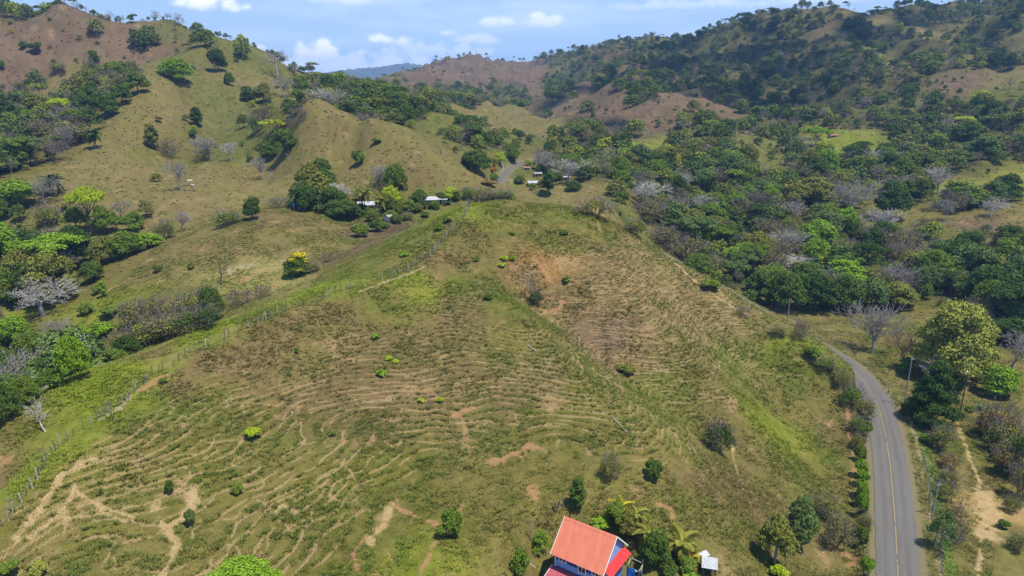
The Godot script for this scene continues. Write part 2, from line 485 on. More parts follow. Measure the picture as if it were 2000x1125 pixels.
# kind, then across, down and the share of cattle tracks for each place
const PLACES := {
	"olive": [100, 1000, .6, 200, 950, 1, 300, 880, 1, 400, 950, 1, 650, 950, 1, 450, 780, .7, 800, 900, .8, 950, 500, .2, 1100, 470, .4, 1350, 680, .6, 1400, 760, .4, 1500, 920, .1, 1400, 800, .3, 1150, 780, .8, 1100, 840, .8, 760, 1000, .5, 1480, 1060, 0, 650, 1080, .9, 60, 830, 0, 200, 560, 0, 250, 530, 0, 80, 330, 0, 350, 320, 0, 60, 180, 0, 640, 330, 0, 560, 200, 0, 990, 680, .4, 1850, 840, 0, 1900, 800, 0, 1790, 900, 0, 1990, 690, 0, 60, 1060, .6, 1000, 820, .7, 900, 470, .1, 1200, 440, .3],
	"green": [550, 900, .8, 500, 1000, 1, 200, 1080, .9, 350, 800, .6, 750, 600, .1, 900, 540, .1, 980, 600, .1, 1000, 410, .1, 1150, 425, .1, 1450, 700, .5, 1550, 720, .3, 1600, 880, .1, 1580, 780, .1, 1600, 950, .1, 1300, 760, .6, 1250, 800, .7, 1200, 860, .7, 1300, 860, .6, 1080, 940, .1, 1000, 960, .1, 900, 950, .2, 950, 1050, .2, 1380, 1020, 0, 1300, 1000, 0, 1000, 1100, 0, 860, 440, 0, 780, 490, 0, 700, 530, 0, 500, 620, 0, 650, 480, 0, 120, 600, 0, 180, 500, 0, 980, 330, 0, 1020, 340, 0, 1720, 620, 0, 1790, 600, 0, 1750, 690, 0, 1870, 880, 0, 1930, 860, 0, 1930, 900, 0, 1810, 1080, 0, 1980, 760, 0, 850, 240, 0, 1040, 420, .1, 1500, 780, .2, 400, 1080, 1, 300, 1000, 1, 1200, 960, 0, 1800, 420, 0],
	"lush": [60, 610, 0, 150, 605, 0, 215, 610, 0, 180, 640, 0, 820, 570, .1, 1500, 830, .1, 900, 410, 0, 640, 560, 0, 560, 590, 0, 450, 640, 0, 380, 670, 0, 300, 710, 0, 230, 750, 0, 190, 745, 0, 120, 780, 0, 100, 860, 0, 20, 960, 0, 60, 930, 0, 160, 800, 0, 850, 1090, .3, 1620, 285, 0, 1680, 280, 0, 1250, 288, 0, 1330, 278, 0, 1850, 380, 0, 1930, 370, 0, 1980, 350, 0, 1520, 680, .1, 1560, 860, 0],
	"brown": [400, 705, .1, 460, 682, .1, 520, 655, .1, 585, 628, .1, 340, 745, .2, 660, 618, .1, 480, 720, .3, 880, 520, .1, 600, 780, .7, 700, 830, .8, 800, 760, .85, 900, 760, .85, 1000, 780, .85, 850, 680, .6, 900, 620, .5, 700, 680, .6, 1050, 540, .4, 1180, 520, .6, 1250, 560, .7, 1300, 600, .7, 1400, 620, .7, 1250, 660, .7, 1640, 850, 0, 1350, 940, .1, 1450, 960, .1, 480, 610, 0, 300, 690, 0, 560, 430, 0, 430, 470, 0, 820, 340, 0, 1200, 600, .7, 30, 900, 0, 1100, 580, .5, 920, 690, .6],
	"tan": [400, 470, 0, 500, 470, 0, 320, 520, 0, 560, 455, 0, 900, 850, .8, 1000, 700, .75, 640, 650, .4, 560, 700, .2, 1250, 480, .5, 1500, 660, .25, 450, 500, 0, 550, 480, 0, 350, 490, 0, 600, 450, 0, 250, 350, 0, 150, 330, 0, 450, 330, 0, 520, 370, 0, 400, 390, 0, 300, 400, 0, 250, 250, 0, 330, 200, 0, 300, 170, 0, 620, 220, 0, 680, 230, 0, 720, 260, 0, 600, 290, 0, 560, 330, 0, 800, 290, 0, 850, 310, 0, 900, 330, 0, 730, 300, 0, 130, 160, 0, 470, 150, 0, 520, 165, 0, 950, 225, 0, 1000, 235, 0, 1050, 245, 0, 1080, 380, 0, 1150, 380, 0, 1120, 400, 0, 1600, 1060, 0, 1400, 1090, 0, 1640, 65, 0, 1700, 40, 0, 1740, 130, 0, 1800, 55, 0, 1850, 80, 0, 1990, 85, 0, 1990, 140, 0, 1650, 620, 0, 1600, 625, 0, 1700, 660, 0, 1620, 660, 0, 1560, 620, 0, 1500, 600, 0, 1450, 580, 0, 1800, 740, 0, 1900, 770, 0, 1950, 700, 0, 1850, 920, 0, 1870, 960, 0, 1900, 1100, 0, 1980, 1050, 0, 1820, 960, 0, 1980, 420, 0, 150, 470, 0],
	"rust": [1150, 185, 0, 1210, 190, 0, 1320, 195, 0, 1380, 200, 0, 1250, 210, 0, 740, 450, 0, 690, 490, 0, 30, 160, 0, 250, 110, 0, 150, 80, 0, 100, 50, 0, 50, 120, 0, 250, 60, 0, 320, 90, 0, 170, 30, 0, 850, 150, 0, 900, 135, 0, 1000, 148, 0, 1050, 138, 0, 950, 160, 0, 800, 160, 0, 1030, 180, 0, 1130, 200, 0, 1100, 215, 0, 1170, 205, 0, 1280, 215, 0, 1350, 205, 0, 1420, 222, 0, 1200, 235, 0, 1300, 235, 0, 1620, 45, 0, 1900, 150, 0, 1860, 170, 0, 1900, 440, 0, 1200, 640, .6],
	"pale": [500, 530, 0, 480, 520, 0],
	"clay": [1062, 528, .2],
	"dirt": [1930, 1000, 0],
	"scrub": [400, 200, 0, 450, 230, 0, 420, 260, 0, 440, 100, 0, 500, 130, 0, 230, 620, 0, 150, 650, 0, 350, 600, 0, 1950, 830, 0, 1970, 930, 0, 380, 110, 0],
	"half": [30, 580, 0, 100, 645, 0, 60, 560, 0, 120, 570, 0, 330, 72, 0, 400, 88, 0, 470, 110, 0, 530, 138, 0, 430, 215, 0, 475, 250, 0, 500, 228, 0, 455, 195, 0, 540, 235, 0, 620, 165, 0, 700, 415, 0, 760, 405, 0, 820, 402, 0, 640, 415, 0, 50, 560, 0, 480, 265, 0, 580, 170, 0, 640, 175, 0, 900, 260, 0, 1000, 270, 0, 1200, 390, 0, 1500, 310, 0, 1560, 330, 0, 1700, 380, 0, 1800, 310, 0, 1700, 90, 0, 1900, 60, 0, 1950, 40, 0, 780, 170, 0, 1950, 180, 0, 1750, 210, 0, 1850, 460, 0, 200, 170, 0, 60, 480, 0, 1940, 95, 0],
	"dry": [30, 30, 0, 60, 20, 0, 1150, 130, 0, 1200, 150, 0, 1300, 440, 0, 1420, 175, 0],
	"wood": [0, 800, 0, 40, 770, 0, 110, 728, 0, 700, 140, 0, 760, 135, 0, 650, 150, 0, 1100, 108, 0, 1680, 68, 0, 1725, 75, 0, 1765, 85, 0, 1665, 115, 0, 1575, 62, 0, 1830, 38, 0, 1890, 45, 0, 1905, 105, 0, 1820, 115, 0, 1965, 65, 0, 1968, 112, 0, 1780, 140, 0, 1700, 130, 0, 870, 172, 0, 960, 178, 0, 1075, 165, 0, 935, 190, 0, 1120, 170, 0, 1180, 165, 0, 1240, 175, 0, 780, 185, 0, 1350, 255, 0, 1880, 400, 0, 1790, 390, 0, 1950, 300, 0, 1780, 345, 0, 50, 700, 0, 100, 720, 0, 0, 640, 0, 20, 770, 0, 20, 330, 0, 40, 280, 0, 20, 230, 0, 100, 220, 0, 190, 200, 0, 700, 170, 0, 760, 200, 0, 700, 215, 0, 820, 220, 0, 940, 280, 0, 1100, 340, 0, 1130, 310, 0, 850, 190, 0, 1000, 185, 0, 1100, 190, 0, 1100, 150, 0, 700, 185, 0, 1300, 170, 0, 1400, 150, 0, 1500, 150, 0, 1400, 90, 0, 1500, 70, 0, 1600, 150, 0, 1500, 235, 0, 1600, 220, 0, 1650, 170, 0, 1780, 110, 0, 1870, 130, 0, 1800, 180, 0, 1700, 235, 0, 1850, 220, 0, 1950, 230, 0, 1400, 310, 0, 1300, 320, 0, 1200, 310, 0, 1200, 350, 0, 1350, 360, 0, 1450, 380, 0, 1500, 430, 0, 1350, 420, 0, 1400, 480, 0, 1550, 480, 0, 1650, 500, 0, 1600, 400, 0, 1750, 320, 0, 1900, 500, 0, 1980, 500, 0, 1800, 530, 0, 1700, 560, 0, 1950, 570, 0, 1850, 580, 0, 1500, 560, 0, 1620, 585, 0, 1970, 640, 0, 1900, 330, 0],
}

func lay_cover() -> void:
	var px := PackedFloat32Array()
	var pz := PackedFloat32Array()
	var vals := []
	for kind in PLACES:
		var list: Array = PLACES[kind]
		for k in range(0, list.size(), 3):
			var p := spot(list[k], list[k + 1])
			var row: Array = KINDS[kind].duplicate()
			row[6] = list[k + 2]
			px.append(wx(p.x))
			pz.append(wz(p.z))
			vals.append(row)
	for c in 10:
		var a := PackedFloat32Array()
		a.resize(nx * nz)
		cover.append(a)
	var n := px.size()
	var w := PackedFloat32Array()
	w.resize(n)
	for j in nz:
		var z := tz0 + j * DT
		for i in nx:
			var x := tx0 + i * DT
			var total := 0.0
			var most := 0.0
			for k in n:
				var r2: float = (x - px[k]) * (x - px[k]) + (z - pz[k]) * (z - pz[k]) + 0.0004
				var q := 1.0 / (r2 * r2 * r2)
				w[k] = q
				total += q
				if q > most: most = q
			var o := j * nx + i
			var acc := [0.0, 0.0, 0.0, 0.0, 0.0, 0.0, 0.0, 0.0, 0.0, 0.0]
			var sum := 0.0
			for k in n:
				if w[k] > most * 0.02:
					sum += w[k]
					var row: Array = vals[k]
					for c in 10:
						acc[c] += w[k] * row[c]
			for c in 10:
				cover[c][o] = acc[c] / sum

func cover_at(c: int, x: float, z: float) -> float:
	var fx := clampf((asinh(x / SX) - tx0) / DT, 0.0, nx - 1.001)
	var fz := clampf((asinh((z - ZC) / SX) - tz0) / DT, 0.0, nz - 1.001)
	var i := int(fx)
	var j := int(fz)
	var o := j * nx + i
	var a: PackedFloat32Array = cover[c]
	return lerpf(lerpf(a[o], a[o + 1], fx - i), lerpf(a[o + nx], a[o + nx + 1], fx - i), fz - j)

# scars of bare soil and foot tracks that one can tell apart: points across and down, width in metres, colour
const TRACKS := [
	[[1868, 815, 1885, 870, 1900, 910, 1913, 940, 1915, 975, 1905, 1010, 1918, 1045, 1914, 1090, 1912, 1130], 0.7, 0],
	[[1925, 965, 1935, 990, 1932, 1020, 1925, 1045], 4.2, 0],
	[[1856, 895, 1848, 915, 1852, 935], 1.2, 0],
	[[940, 905, 975, 897, 1010, 886, 1040, 873], 1.7, 1],
	[[915, 880, 908, 840, 898, 800], 0.5, 1],
	[[1045, 950, 1042, 975], 1.6, 1],
	[[1285, 985, 1310, 1005], 2.2, 1],
	[[1040, 505, 1062, 525, 1072, 545], 1.1, 1],
	[[1068, 580, 1100, 590, 1090, 604, 1060, 606], 0.7, 1],
	[[760, 985, 790, 1000, 830, 1015, 855, 1025], 0.8, 1],
	[[765, 985, 755, 1020, 738, 1035, 722, 1060], 1.3, 0],
	[[320, 1125, 345, 1070, 310, 1010, 300, 985], 0.9, 0],
	[[385, 950, 378, 985, 365, 1000], 1.6, 0],
	[[340, 1060, 330, 1030, 365, 1005, 400, 960], 0.8, 0],
	[[540, 1000, 550, 985, 575, 1000], 0.6, 0],
	[[30, 1050, 90, 975, 120, 930, 170, 900, 230, 880], 0.6, 0], [[60, 1050, 130, 985, 150, 940], 0.5, 0], [[110, 1010, 200, 1000, 250, 1020], 0.4, 0],
	[[150, 960, 190, 985, 260, 1010], 0.5, 0],
	[[880, 815, 905, 805, 925, 795], 1.2, 1],
	[[908, 850, 920, 890], 0.5, 1],
	[[870, 835, 893, 830], 0.8, 1],
	
	[[1640, 745, 1655, 800, 1665, 870, 1668, 930, 1662, 980], 1.0, 1],
	[[1630, 1065, 1650, 1085, 1672, 1105], 2.0, 1],
	[[1165, 430, 1175, 455], 0.4, 0],
	[[1250, 455, 1300, 500, 1340, 535, 1400, 580, 1460, 615], 0.9, 0],
	[[440, 532, 470, 522, 500, 517], 2.6, 2],
	[[275, 762, 300, 748, 325, 738], 1.4, 1],
	[[200, 820, 240, 790, 260, 770], 1.1, 2],
	[[700, 1125, 690, 1080, 720, 1040, 780, 1000, 775, 970], 0.5, 1],
	[[1430, 870, 1440, 925, 1455, 965], 0.4, 0],
	[[820, 1125, 850, 1060, 890, 1010, 905, 985], 0.5, 1],
	[[700, 570, 760, 548, 810, 530, 830, 520], 0.6, 2],
	
	[[0, 895, 15, 905], 1.6, 1],
	
]
const SOILS := [Color(0.42, 0.31, 0.175), Color(0.34, 0.195, 0.105), Color(0.31, 0.255, 0.18)]
var scars := {}     # cells of 4 m -> [ [ax, az, bx, bz, half width, soil], ... ]

func lay_tracks() -> void:
	for t in TRACKS:
		var line: Array = t[0]
		var pts := []
		for k in range(0, line.size(), 2):
			pts.append(spot(line[k], line[k + 1]))
		for k in pts.size() - 1:
			var a: Vector3 = pts[k]
			var b: Vector3 = pts[k + 1]
			var seg := [a.x, a.z, b.x, b.z, t[1] * 0.5, t[2]]
			var reach: float = t[1] + 3.0
			for cx in range(int(floor((minf(a.x, b.x) - reach) / 4.0)), int(floor((maxf(a.x, b.x) + reach) / 4.0)) + 1):
				for cz in range(int(floor((minf(a.z, b.z) - reach) / 4.0)), int(floor((maxf(a.z, b.z) + reach) / 4.0)) + 1):
					var key := Vector2i(cx, cz)
					if not scars.has(key): scars[key] = []
					scars[key].append(seg)

func scar_at(x: float, z: float) -> Vector2:
	# share of bare soil, which soil
	var best := 0.0
	var which := 0
	var list = scars.get(Vector2i(int(floor(x / 4.0)), int(floor(z / 4.0))))
	if list == null:
		return Vector2(0, 0)
	var wob := patch.get_noise_2d(x * 2.2, z * 2.2) * 1.2 + fine.get_noise_2d(x, z) * 0.8
	for s in list:
		var dx: float = s[2] - s[0]
		var dz: float = s[3] - s[1]
		var t: float = clampf(((x - s[0]) * dx + (z - s[1]) * dz) / (dx * dx + dz * dz + 1e-6), 0.0, 1.0)
		var d: float = sqrt((x - s[0] - dx * t) ** 2 + (z - s[1] - dz * t) ** 2)
		var hw: float = s[4]
		var a: float = 1.0 - smoothstep(hw * 0.35, hw * 1.25 + 0.1, d + wob * minf(hw * 1.3, 1.1))
		if a > best:
			best = a * smoothstep(-0.42, 0.12, fine.get_noise_2d(x * 0.8 + 17.0, z * 0.8) + 0.5 * (a - 0.6))
			which = s[5]
	return Vector2(best, which)

var track_noise := FastNoiseLite.new()
var track_gap := FastNoiseLite.new()

func track_field(x: float, z: float, h: float, family: int) -> float:
	# cattle walk along the contours; each family wanders its own way
	if family == 2:
		return (x * 0.8 + z * 0.45) / 7.5 + track_noise.get_noise_2d(x * 1.3 - 150.0, z * 1.3 + 80.0) * 1.3
	if family == 0:
		return h / 0.36 + track_noise.get_noise_2d(x, z) * 0.8
	return h / 0.62 + track_noise.get_noise_2d(x + 400.0, z - 300.0) * 0.9 + 0.37

func land_colour(x: float, z: float, mark: float) -> Color:
	var sx := x + patch.get_noise_2d(x * 0.45, z * 0.45) * 4.0
	var sz := z + patch.get_noise_2d(x * 0.45 + 90.0, z * 0.45) * 4.0
	var fx := clampf((asinh(sx / SX) - tx0) / DT, 0.0, nx - 1.001)
	var fz := clampf((asinh((sz - ZC) / SX) - tz0) / DT, 0.0, nz - 1.001)
	var i := int(fx)
	var j := int(fz)
	var o := j * nx + i
	var u := fx - i
	var v := fz - j
	var k00 := (1.0 - u) * (1.0 - v)
	var k10 := u * (1.0 - v)
	var k01 := (1.0 - u) * v
	var k11 := u * v
	var q := [0.0, 0.0, 0.0, 0.0, 0.0, 0.0]
	for c in 6:
		var a: PackedFloat32Array = cover[c]
		q[c] = a[o] * k00 + a[o + 1] * k10 + a[o + nx] * k01 + a[o + nx + 1] * k11
	var n1 := patch.get_noise_2d(x, z)
	var n2 := patch.get_noise_2d(x * 0.21 + 500.0, z * 0.21)
	var n3 := patch.get_noise_2d(x * 0.06 - 200.0, z * 0.06)
	var m := smoothstep(-0.30, 0.30, n1 * 0.55 + n2 * 0.6 + n3 * 0.5)
	var col := Color(lerpf(q[0], q[3], m), lerpf(q[1], q[4], m), lerpf(q[2], q[5], m))
	var g := 1.0 + fine.get_noise_2d(x, z) * 0.28 + n1 * 0.16 + n2 * 0.16
	col = Color(col.r * g, col.g * g, col.b * g)
	var bare := cover_at(7, sx, sz)
	if bare > 0.02:
		var b := smoothstep(0.62 - bare * 0.9, 0.9 - bare * 0.9, patch.get_noise_2d(x * 0.8 + 40.0, z * 0.8 - 70.0) * 0.9 + 0.3)
		col = col.lerp(Color(0.33, 0.225, 0.125), b * 0.7)
	if mark > 0.0:
		col = col.lerp(Color(0.36, 0.265, 0.15), mark)
	var s := scar_at(x, z)
	if s.x > 0.0:
		var soil: Color = SOILS[int(s.y)]
		var gg := 1.0 + fine.get_noise_2d(x * 1.7 + 9.0, z * 1.7) * 0.25
		col = col.lerp(Color(soil.r * gg, soil.g * gg, soil.b * gg), s.x * 0.8)
	var r := road_at(z)
	if r.w > 0.0:
		var d := (x - r.x) * r.z
		var ad := absf(d) + fine.get_noise_2d(x * 0.6, z * 0.6) * 0.5
		if ad < 9.0:
			var verge := 1.0 - smoothstep(3.6, 4.8, ad)
			col = col.lerp(Color(0.205, 0.175, 0.115), verge * 0.8)
			if d > 0.0:
				var foot := 1.0 - smoothstep(0.15, 0.5, absf(d - 5.6 - patch.get_noise_2d(z * 1.3, 7.0) * 0.9))
				col = col.lerp(Color(0.30, 0.25, 0.16), foot * 0.75)
				var lush := smoothstep(5.8, 6.6, ad) * (1.0 - smoothstep(7.6, 8.8, ad))
				col = col.lerp(Color(0.11, 0.17, 0.035), lush * 0.7)
	return col

func lay_the_land() -> void:
	lay_tracks()
	track_noise.seed = 14
	track_noise.frequency = 1.0 / 19.0
	track_noise.fractal_octaves = 3
	track_gap.seed = 15
	track_gap.frequency = 1.0 / 7.0
	track_gap.fractal_octaves = 2
	var soil := StandardMaterial3D.new()
	soil.resource_name = "turf"
	soil.vertex_color_use_as_albedo = true
	soil.albedo_texture = grain(1024, 51)
	soil.roughness = 0.95
	soil.metallic_specular = 0.2
	var front := func(a: Vector3, b: Vector3, m: float) -> bool:
		return a.x > FRONT_X0 + m and b.x < FRONT_X1 - m and a.z < NEAR_Z0 + 99.0 and b.z > FRONT_Z1 + m
	var o := MeshInstance3D.new()
	o.mesh = near_sheet(FRONT_X0, FRONT_X1, NEAR_Z0, FRONT_Z1, 0.2, null)
	o.material_override = soil
	o.name = "pasture_hill"
	add_child(o)
	tag(o, "grazed pasture slope crossed by contour cattle tracks", "hill", "", "structure")
	var b := MeshInstance3D.new()
	b.mesh = near_sheet(NEAR_X0, NEAR_X1, NEAR_Z0, NEAR_Z1, 0.27, front)
	b.material_override = soil
	b.name = "upper_hill"
	add_child(b)
	tag(b, "upper part of the pasture hill and its flanks", "hill", "", "structure")
	var f := MeshInstance3D.new()
	f.mesh = outer_sheet()
	f.material_override = soil
	f.name = "terrain"
	add_child(f)
	tag(f, "valleys and hills stretching away to the skyline", "terrain", "", "structure")

func grain(size: int, seed_: int) -> Texture2D:
	# tufts and litter: light and dark flecks, the same everywhere
	var a := FastNoiseLite.new()
	a.seed = seed_
	a.frequency = 0.045
	a.fractal_octaves = 5
	a.fractal_gain = 0.75
	var img := a.get_seamless_image(size, size)
	img.convert(Image.FORMAT_RGB8)
	var d := img.get_data()
	for k in range(0, d.size(), 3):
		var v := clampf((d[k] / 255.0 - 0.5) * 0.95 + 0.84, 0.45, 1.0)
		d[k] = int(v * 255.0)
		d[k + 1] = int(clampf(v * 0.995, 0, 1) * 255.0)
		d[k + 2] = int(clampf(v * 0.95, 0, 1) * 255.0)
	return ImageTexture.create_from_image(Image.create_from_data(size, size, false, Image.FORMAT_RGB8, d))

const NEAR_X0 := -108.0
const NEAR_X1 := 128.0
const NEAR_Z0 := -56.0
const NEAR_Z1 := -232.0
const FRONT_X0 := -82.0
const FRONT_X1 := 42.0
const FRONT_Z1 := -134.0
var trodden := []   # [x0, z0, step, columns, marks] of each near sheet

func near_sheet(x0: float, x1: float, z0: float, z1: float, step: float, skip) -> ArrayMesh:
	var cx := int((x1 - x0) / step) + 1
	var cz := int((z0 - z1) / step) + 1
	var hs := PackedFloat32Array()
	hs.resize(cx * cz)
	var f0 := PackedFloat32Array()
	var f1 := PackedFloat32Array()
	var f2 := PackedFloat32Array()
	f0.resize(cx * cz)
	f1.resize(cx * cz)
	f2.resize(cx * cz)
	for j in cz:
		var z := z0 - j * step
		for i in cx:
			var x := x0 + i * step
			var h := height(x, z)
			var k := j * cx + i
			hs[k] = h
			f0[k] = track_field(x, z, h, 0)
			f1[k] = track_field(x, z, h, 1)
			f2[k] = track_field(x, z, h, 2)
	var marks := PackedFloat32Array()
	marks.resize(cx * cz)
	var verts := PackedVector3Array()
	verts.resize(cx * cz)
	var cols := PackedColorArray()
	cols.resize(cx * cz)
	var uvs := PackedVector2Array()
	uvs.resize(cx * cz)
	for j in cz:
		var z := z0 - j * step
		for i in cx:
			var x := x0 + i * step
			var k := j * cx + i
			var mark := 0.0
			var t := cover_at(6, x, z)
			if t > 0.02 and i > 0 and j > 0 and i < cx - 1 and j < cz - 1:
				var low := smoothstep(-108.0, -92.0, z)
				for fam in 3:
					var f: PackedFloat32Array = f0 if fam == 0 else (f1 if fam == 1 else f2)
					var gx := (f[k + 1] - f[k - 1]) / (2.0 * step)
					var gz := (f[k + cx] - f[k - cx]) / (2.0 * step)
					var g := sqrt(gx * gx + gz * gz) + 0.02
					var away := absf(f[k] - roundf(f[k])) / g
					var gap := track_gap.get_noise_2d(x + 37.0 * fam, z + roundf(f[k]) * 31.0) * 0.5 + 0.5
					var share: float = t * [1.0 - 0.35 * low, 0.9 + 0.2 * low, 0.42 + 0.3 * low][fam]
					var use := smoothstep(0.95 - share * 0.62, 1.12 - share * 0.62, gap + 0.12)
					var wide := 0.08 + (0.10 + 0.03 * low) * t * gap
					mark = maxf(mark, use * smoothstep(0.05 if fam == 2 else 0.16, 0.10 if fam == 2 else 0.32, g) * (1.0 - smoothstep(wide * 0.45, wide * 1.5, away)))
			marks[k] = mark
			# tracks are trodden in, the turf between them stands in tussocks
			var lift := hs[k] - mark * 0.18
			var r := road_at(z)
			if r.w > 0.0 and absf((x - r.x) * r.z) < 4.2:
				lift -= 0.05
			else:
				lift += fine.get_noise_2d(x * 0.9 + 60.0, z * 0.9) * 0.10 * (1.0 - mark)
			verts[k] = Vector3(x, lift - (0.12 if skip != null and skip.call(Vector3(x, 0, z), Vector3(x, 0, z), 0.4) else 0.0), z)
			cols[k] = land_colour(x, z, mark * 0.75)
			uvs[k] = Vector2(x, z) / 9.0
	trodden.append([x0, z0, step, cx, marks, x1, z1])
	return sheet(cx, cz, verts, cols, uvs, skip)

func sheet(cx: int, cz: int, verts: PackedVector3Array, cols: PackedColorArray, uvs: PackedVector2Array, skip) -> ArrayMesh:
	var norms := PackedVector3Array()
	norms.resize(cx * cz)
	for j in cz:
		for i in cx:
			var a := verts[j * cx + mini(i + 1, cx - 1)] - verts[j * cx + maxi(i - 1, 0)]
			var b := verts[maxi(j - 1, 0) * cx + i] - verts[mini(j + 1, cz - 1) * cx + i]
			norms[j * cx + i] = b.cross(a).normalized()
	var idx := PackedInt32Array()
	for j in cz - 1:
		for i in cx - 1:
			var k := j * cx + i
			if skip != null and skip.call(verts[k], verts[k + cx + 1], 2.0):
				continue
			idx.append_array(PackedInt32Array([k, k + cx, k + 1, k + 1, k + cx, k + cx + 1]))
	var arr := []
	arr.resize(Mesh.ARRAY_MAX)
	arr[Mesh.ARRAY_VERTEX] = verts
	arr[Mesh.ARRAY_NORMAL] = norms
	arr[Mesh.ARRAY_COLOR] = cols
	arr[Mesh.ARRAY_TEX_UV] = uvs
	arr[Mesh.ARRAY_INDEX] = idx
	var m := ArrayMesh.new()
	m.add_surface_from_arrays(Mesh.PRIMITIVE_TRIANGLES, arr)
	return m

func outer_sheet() -> ArrayMesh:
	var step := 0.0135
	var x0 := -3.45
	var z0 := -4.75
	var cx := int(6.9 / step)
	var cz := int(6.15 / step)
	var verts := PackedVector3Array()
	verts.resize(cx * cz)
	var cols := PackedColorArray()
	cols.resize(cx * cz)
	var uvs := PackedVector2Array()
	uvs.resize(cx * cz)
	for j in cz:
		var z := sinh(z0 + 6.15 - j * step) * SX + ZC
		for i in cx:
			var x := sinh(x0 + i * step) * SX
			var k := j * cx + i
			var inside := x > NEAR_X0 + 0.3 and x < NEAR_X1 - 0.3 and z < NEAR_Z0 - 0.3 and z > NEAR_Z1 + 0.3
			verts[k] = Vector3(x, height(x, z) - (0.25 if inside else 0.0), z)
			cols[k] = land_colour(x, z, 0.0)
			uvs[k] = Vector2(x, z) / 9.0
	var deep := func(a: Vector3, b: Vector3, m: float) -> bool:
		return a.x > NEAR_X0 + m and b.x < NEAR_X1 - m and a.z < NEAR_Z0 - m and b.z > NEAR_Z1 + m
	return sheet(cx, cz, verts, cols, uvs, deep)

# ---------------------------------------------------------------- materials

var mat := {}

func leaf_mat(called: String, r: float, g: float, b: float, rough := 0.62) -> void:
	var m := StandardMaterial3D.new()
	m.resource_name = called
	m.albedo_color = Color(r, g, b).linear_to_srgb()
	m.vertex_color_use_as_albedo = true
	m.roughness = rough
	m.metallic_specular = 0.12
	m.backlight_enabled = true
	m.backlight = Color(0.5, 0.55, 0.3)
	m.cull_mode = BaseMaterial3D.CULL_DISABLED
	mat[called] = m

func plain_mat(called: String, r: float, g: float, b: float, rough := 0.85, metal := 0.0) -> StandardMaterial3D:
	var m := StandardMaterial3D.new()
	m.resource_name = called
	m.albedo_color = Color(r, g, b).linear_to_srgb()
	m.roughness = rough
	m.metallic = metal
	m.metallic_specular = 0.35
	mat[called] = m
	return m

func speckle(seed_: int, freq: float, lo: float) -> Texture2D:
	var a := FastNoiseLite.new()
	a.seed = seed_
	a.frequency = freq
	a.fractal_octaves = 4
	var img := a.get_seamless_image(256, 256)
	img.convert(Image.FORMAT_RGB8)
	var d := img.get_data()
	for k in d.size():
		d[k] = int(clampf(lo + (1.0 - lo) * d[k] / 200.0, 0.0, 1.0) * 255.0)
	return ImageTexture.create_from_image(Image.create_from_data(256, 256, false, Image.FORMAT_RGB8, d))

func worn(called: String, r: float, g: float, b: float, lo: float, freq: float, scale_: float, rough := 0.8, metal := 0.0) -> void:
	var m := plain_mat(called, r, g, b, rough, metal)
	m.albedo_texture = speckle(called.hash() % 1000, freq, lo)
	m.uv1_triplanar = true
	m.uv1_scale = Vector3.ONE * scale_

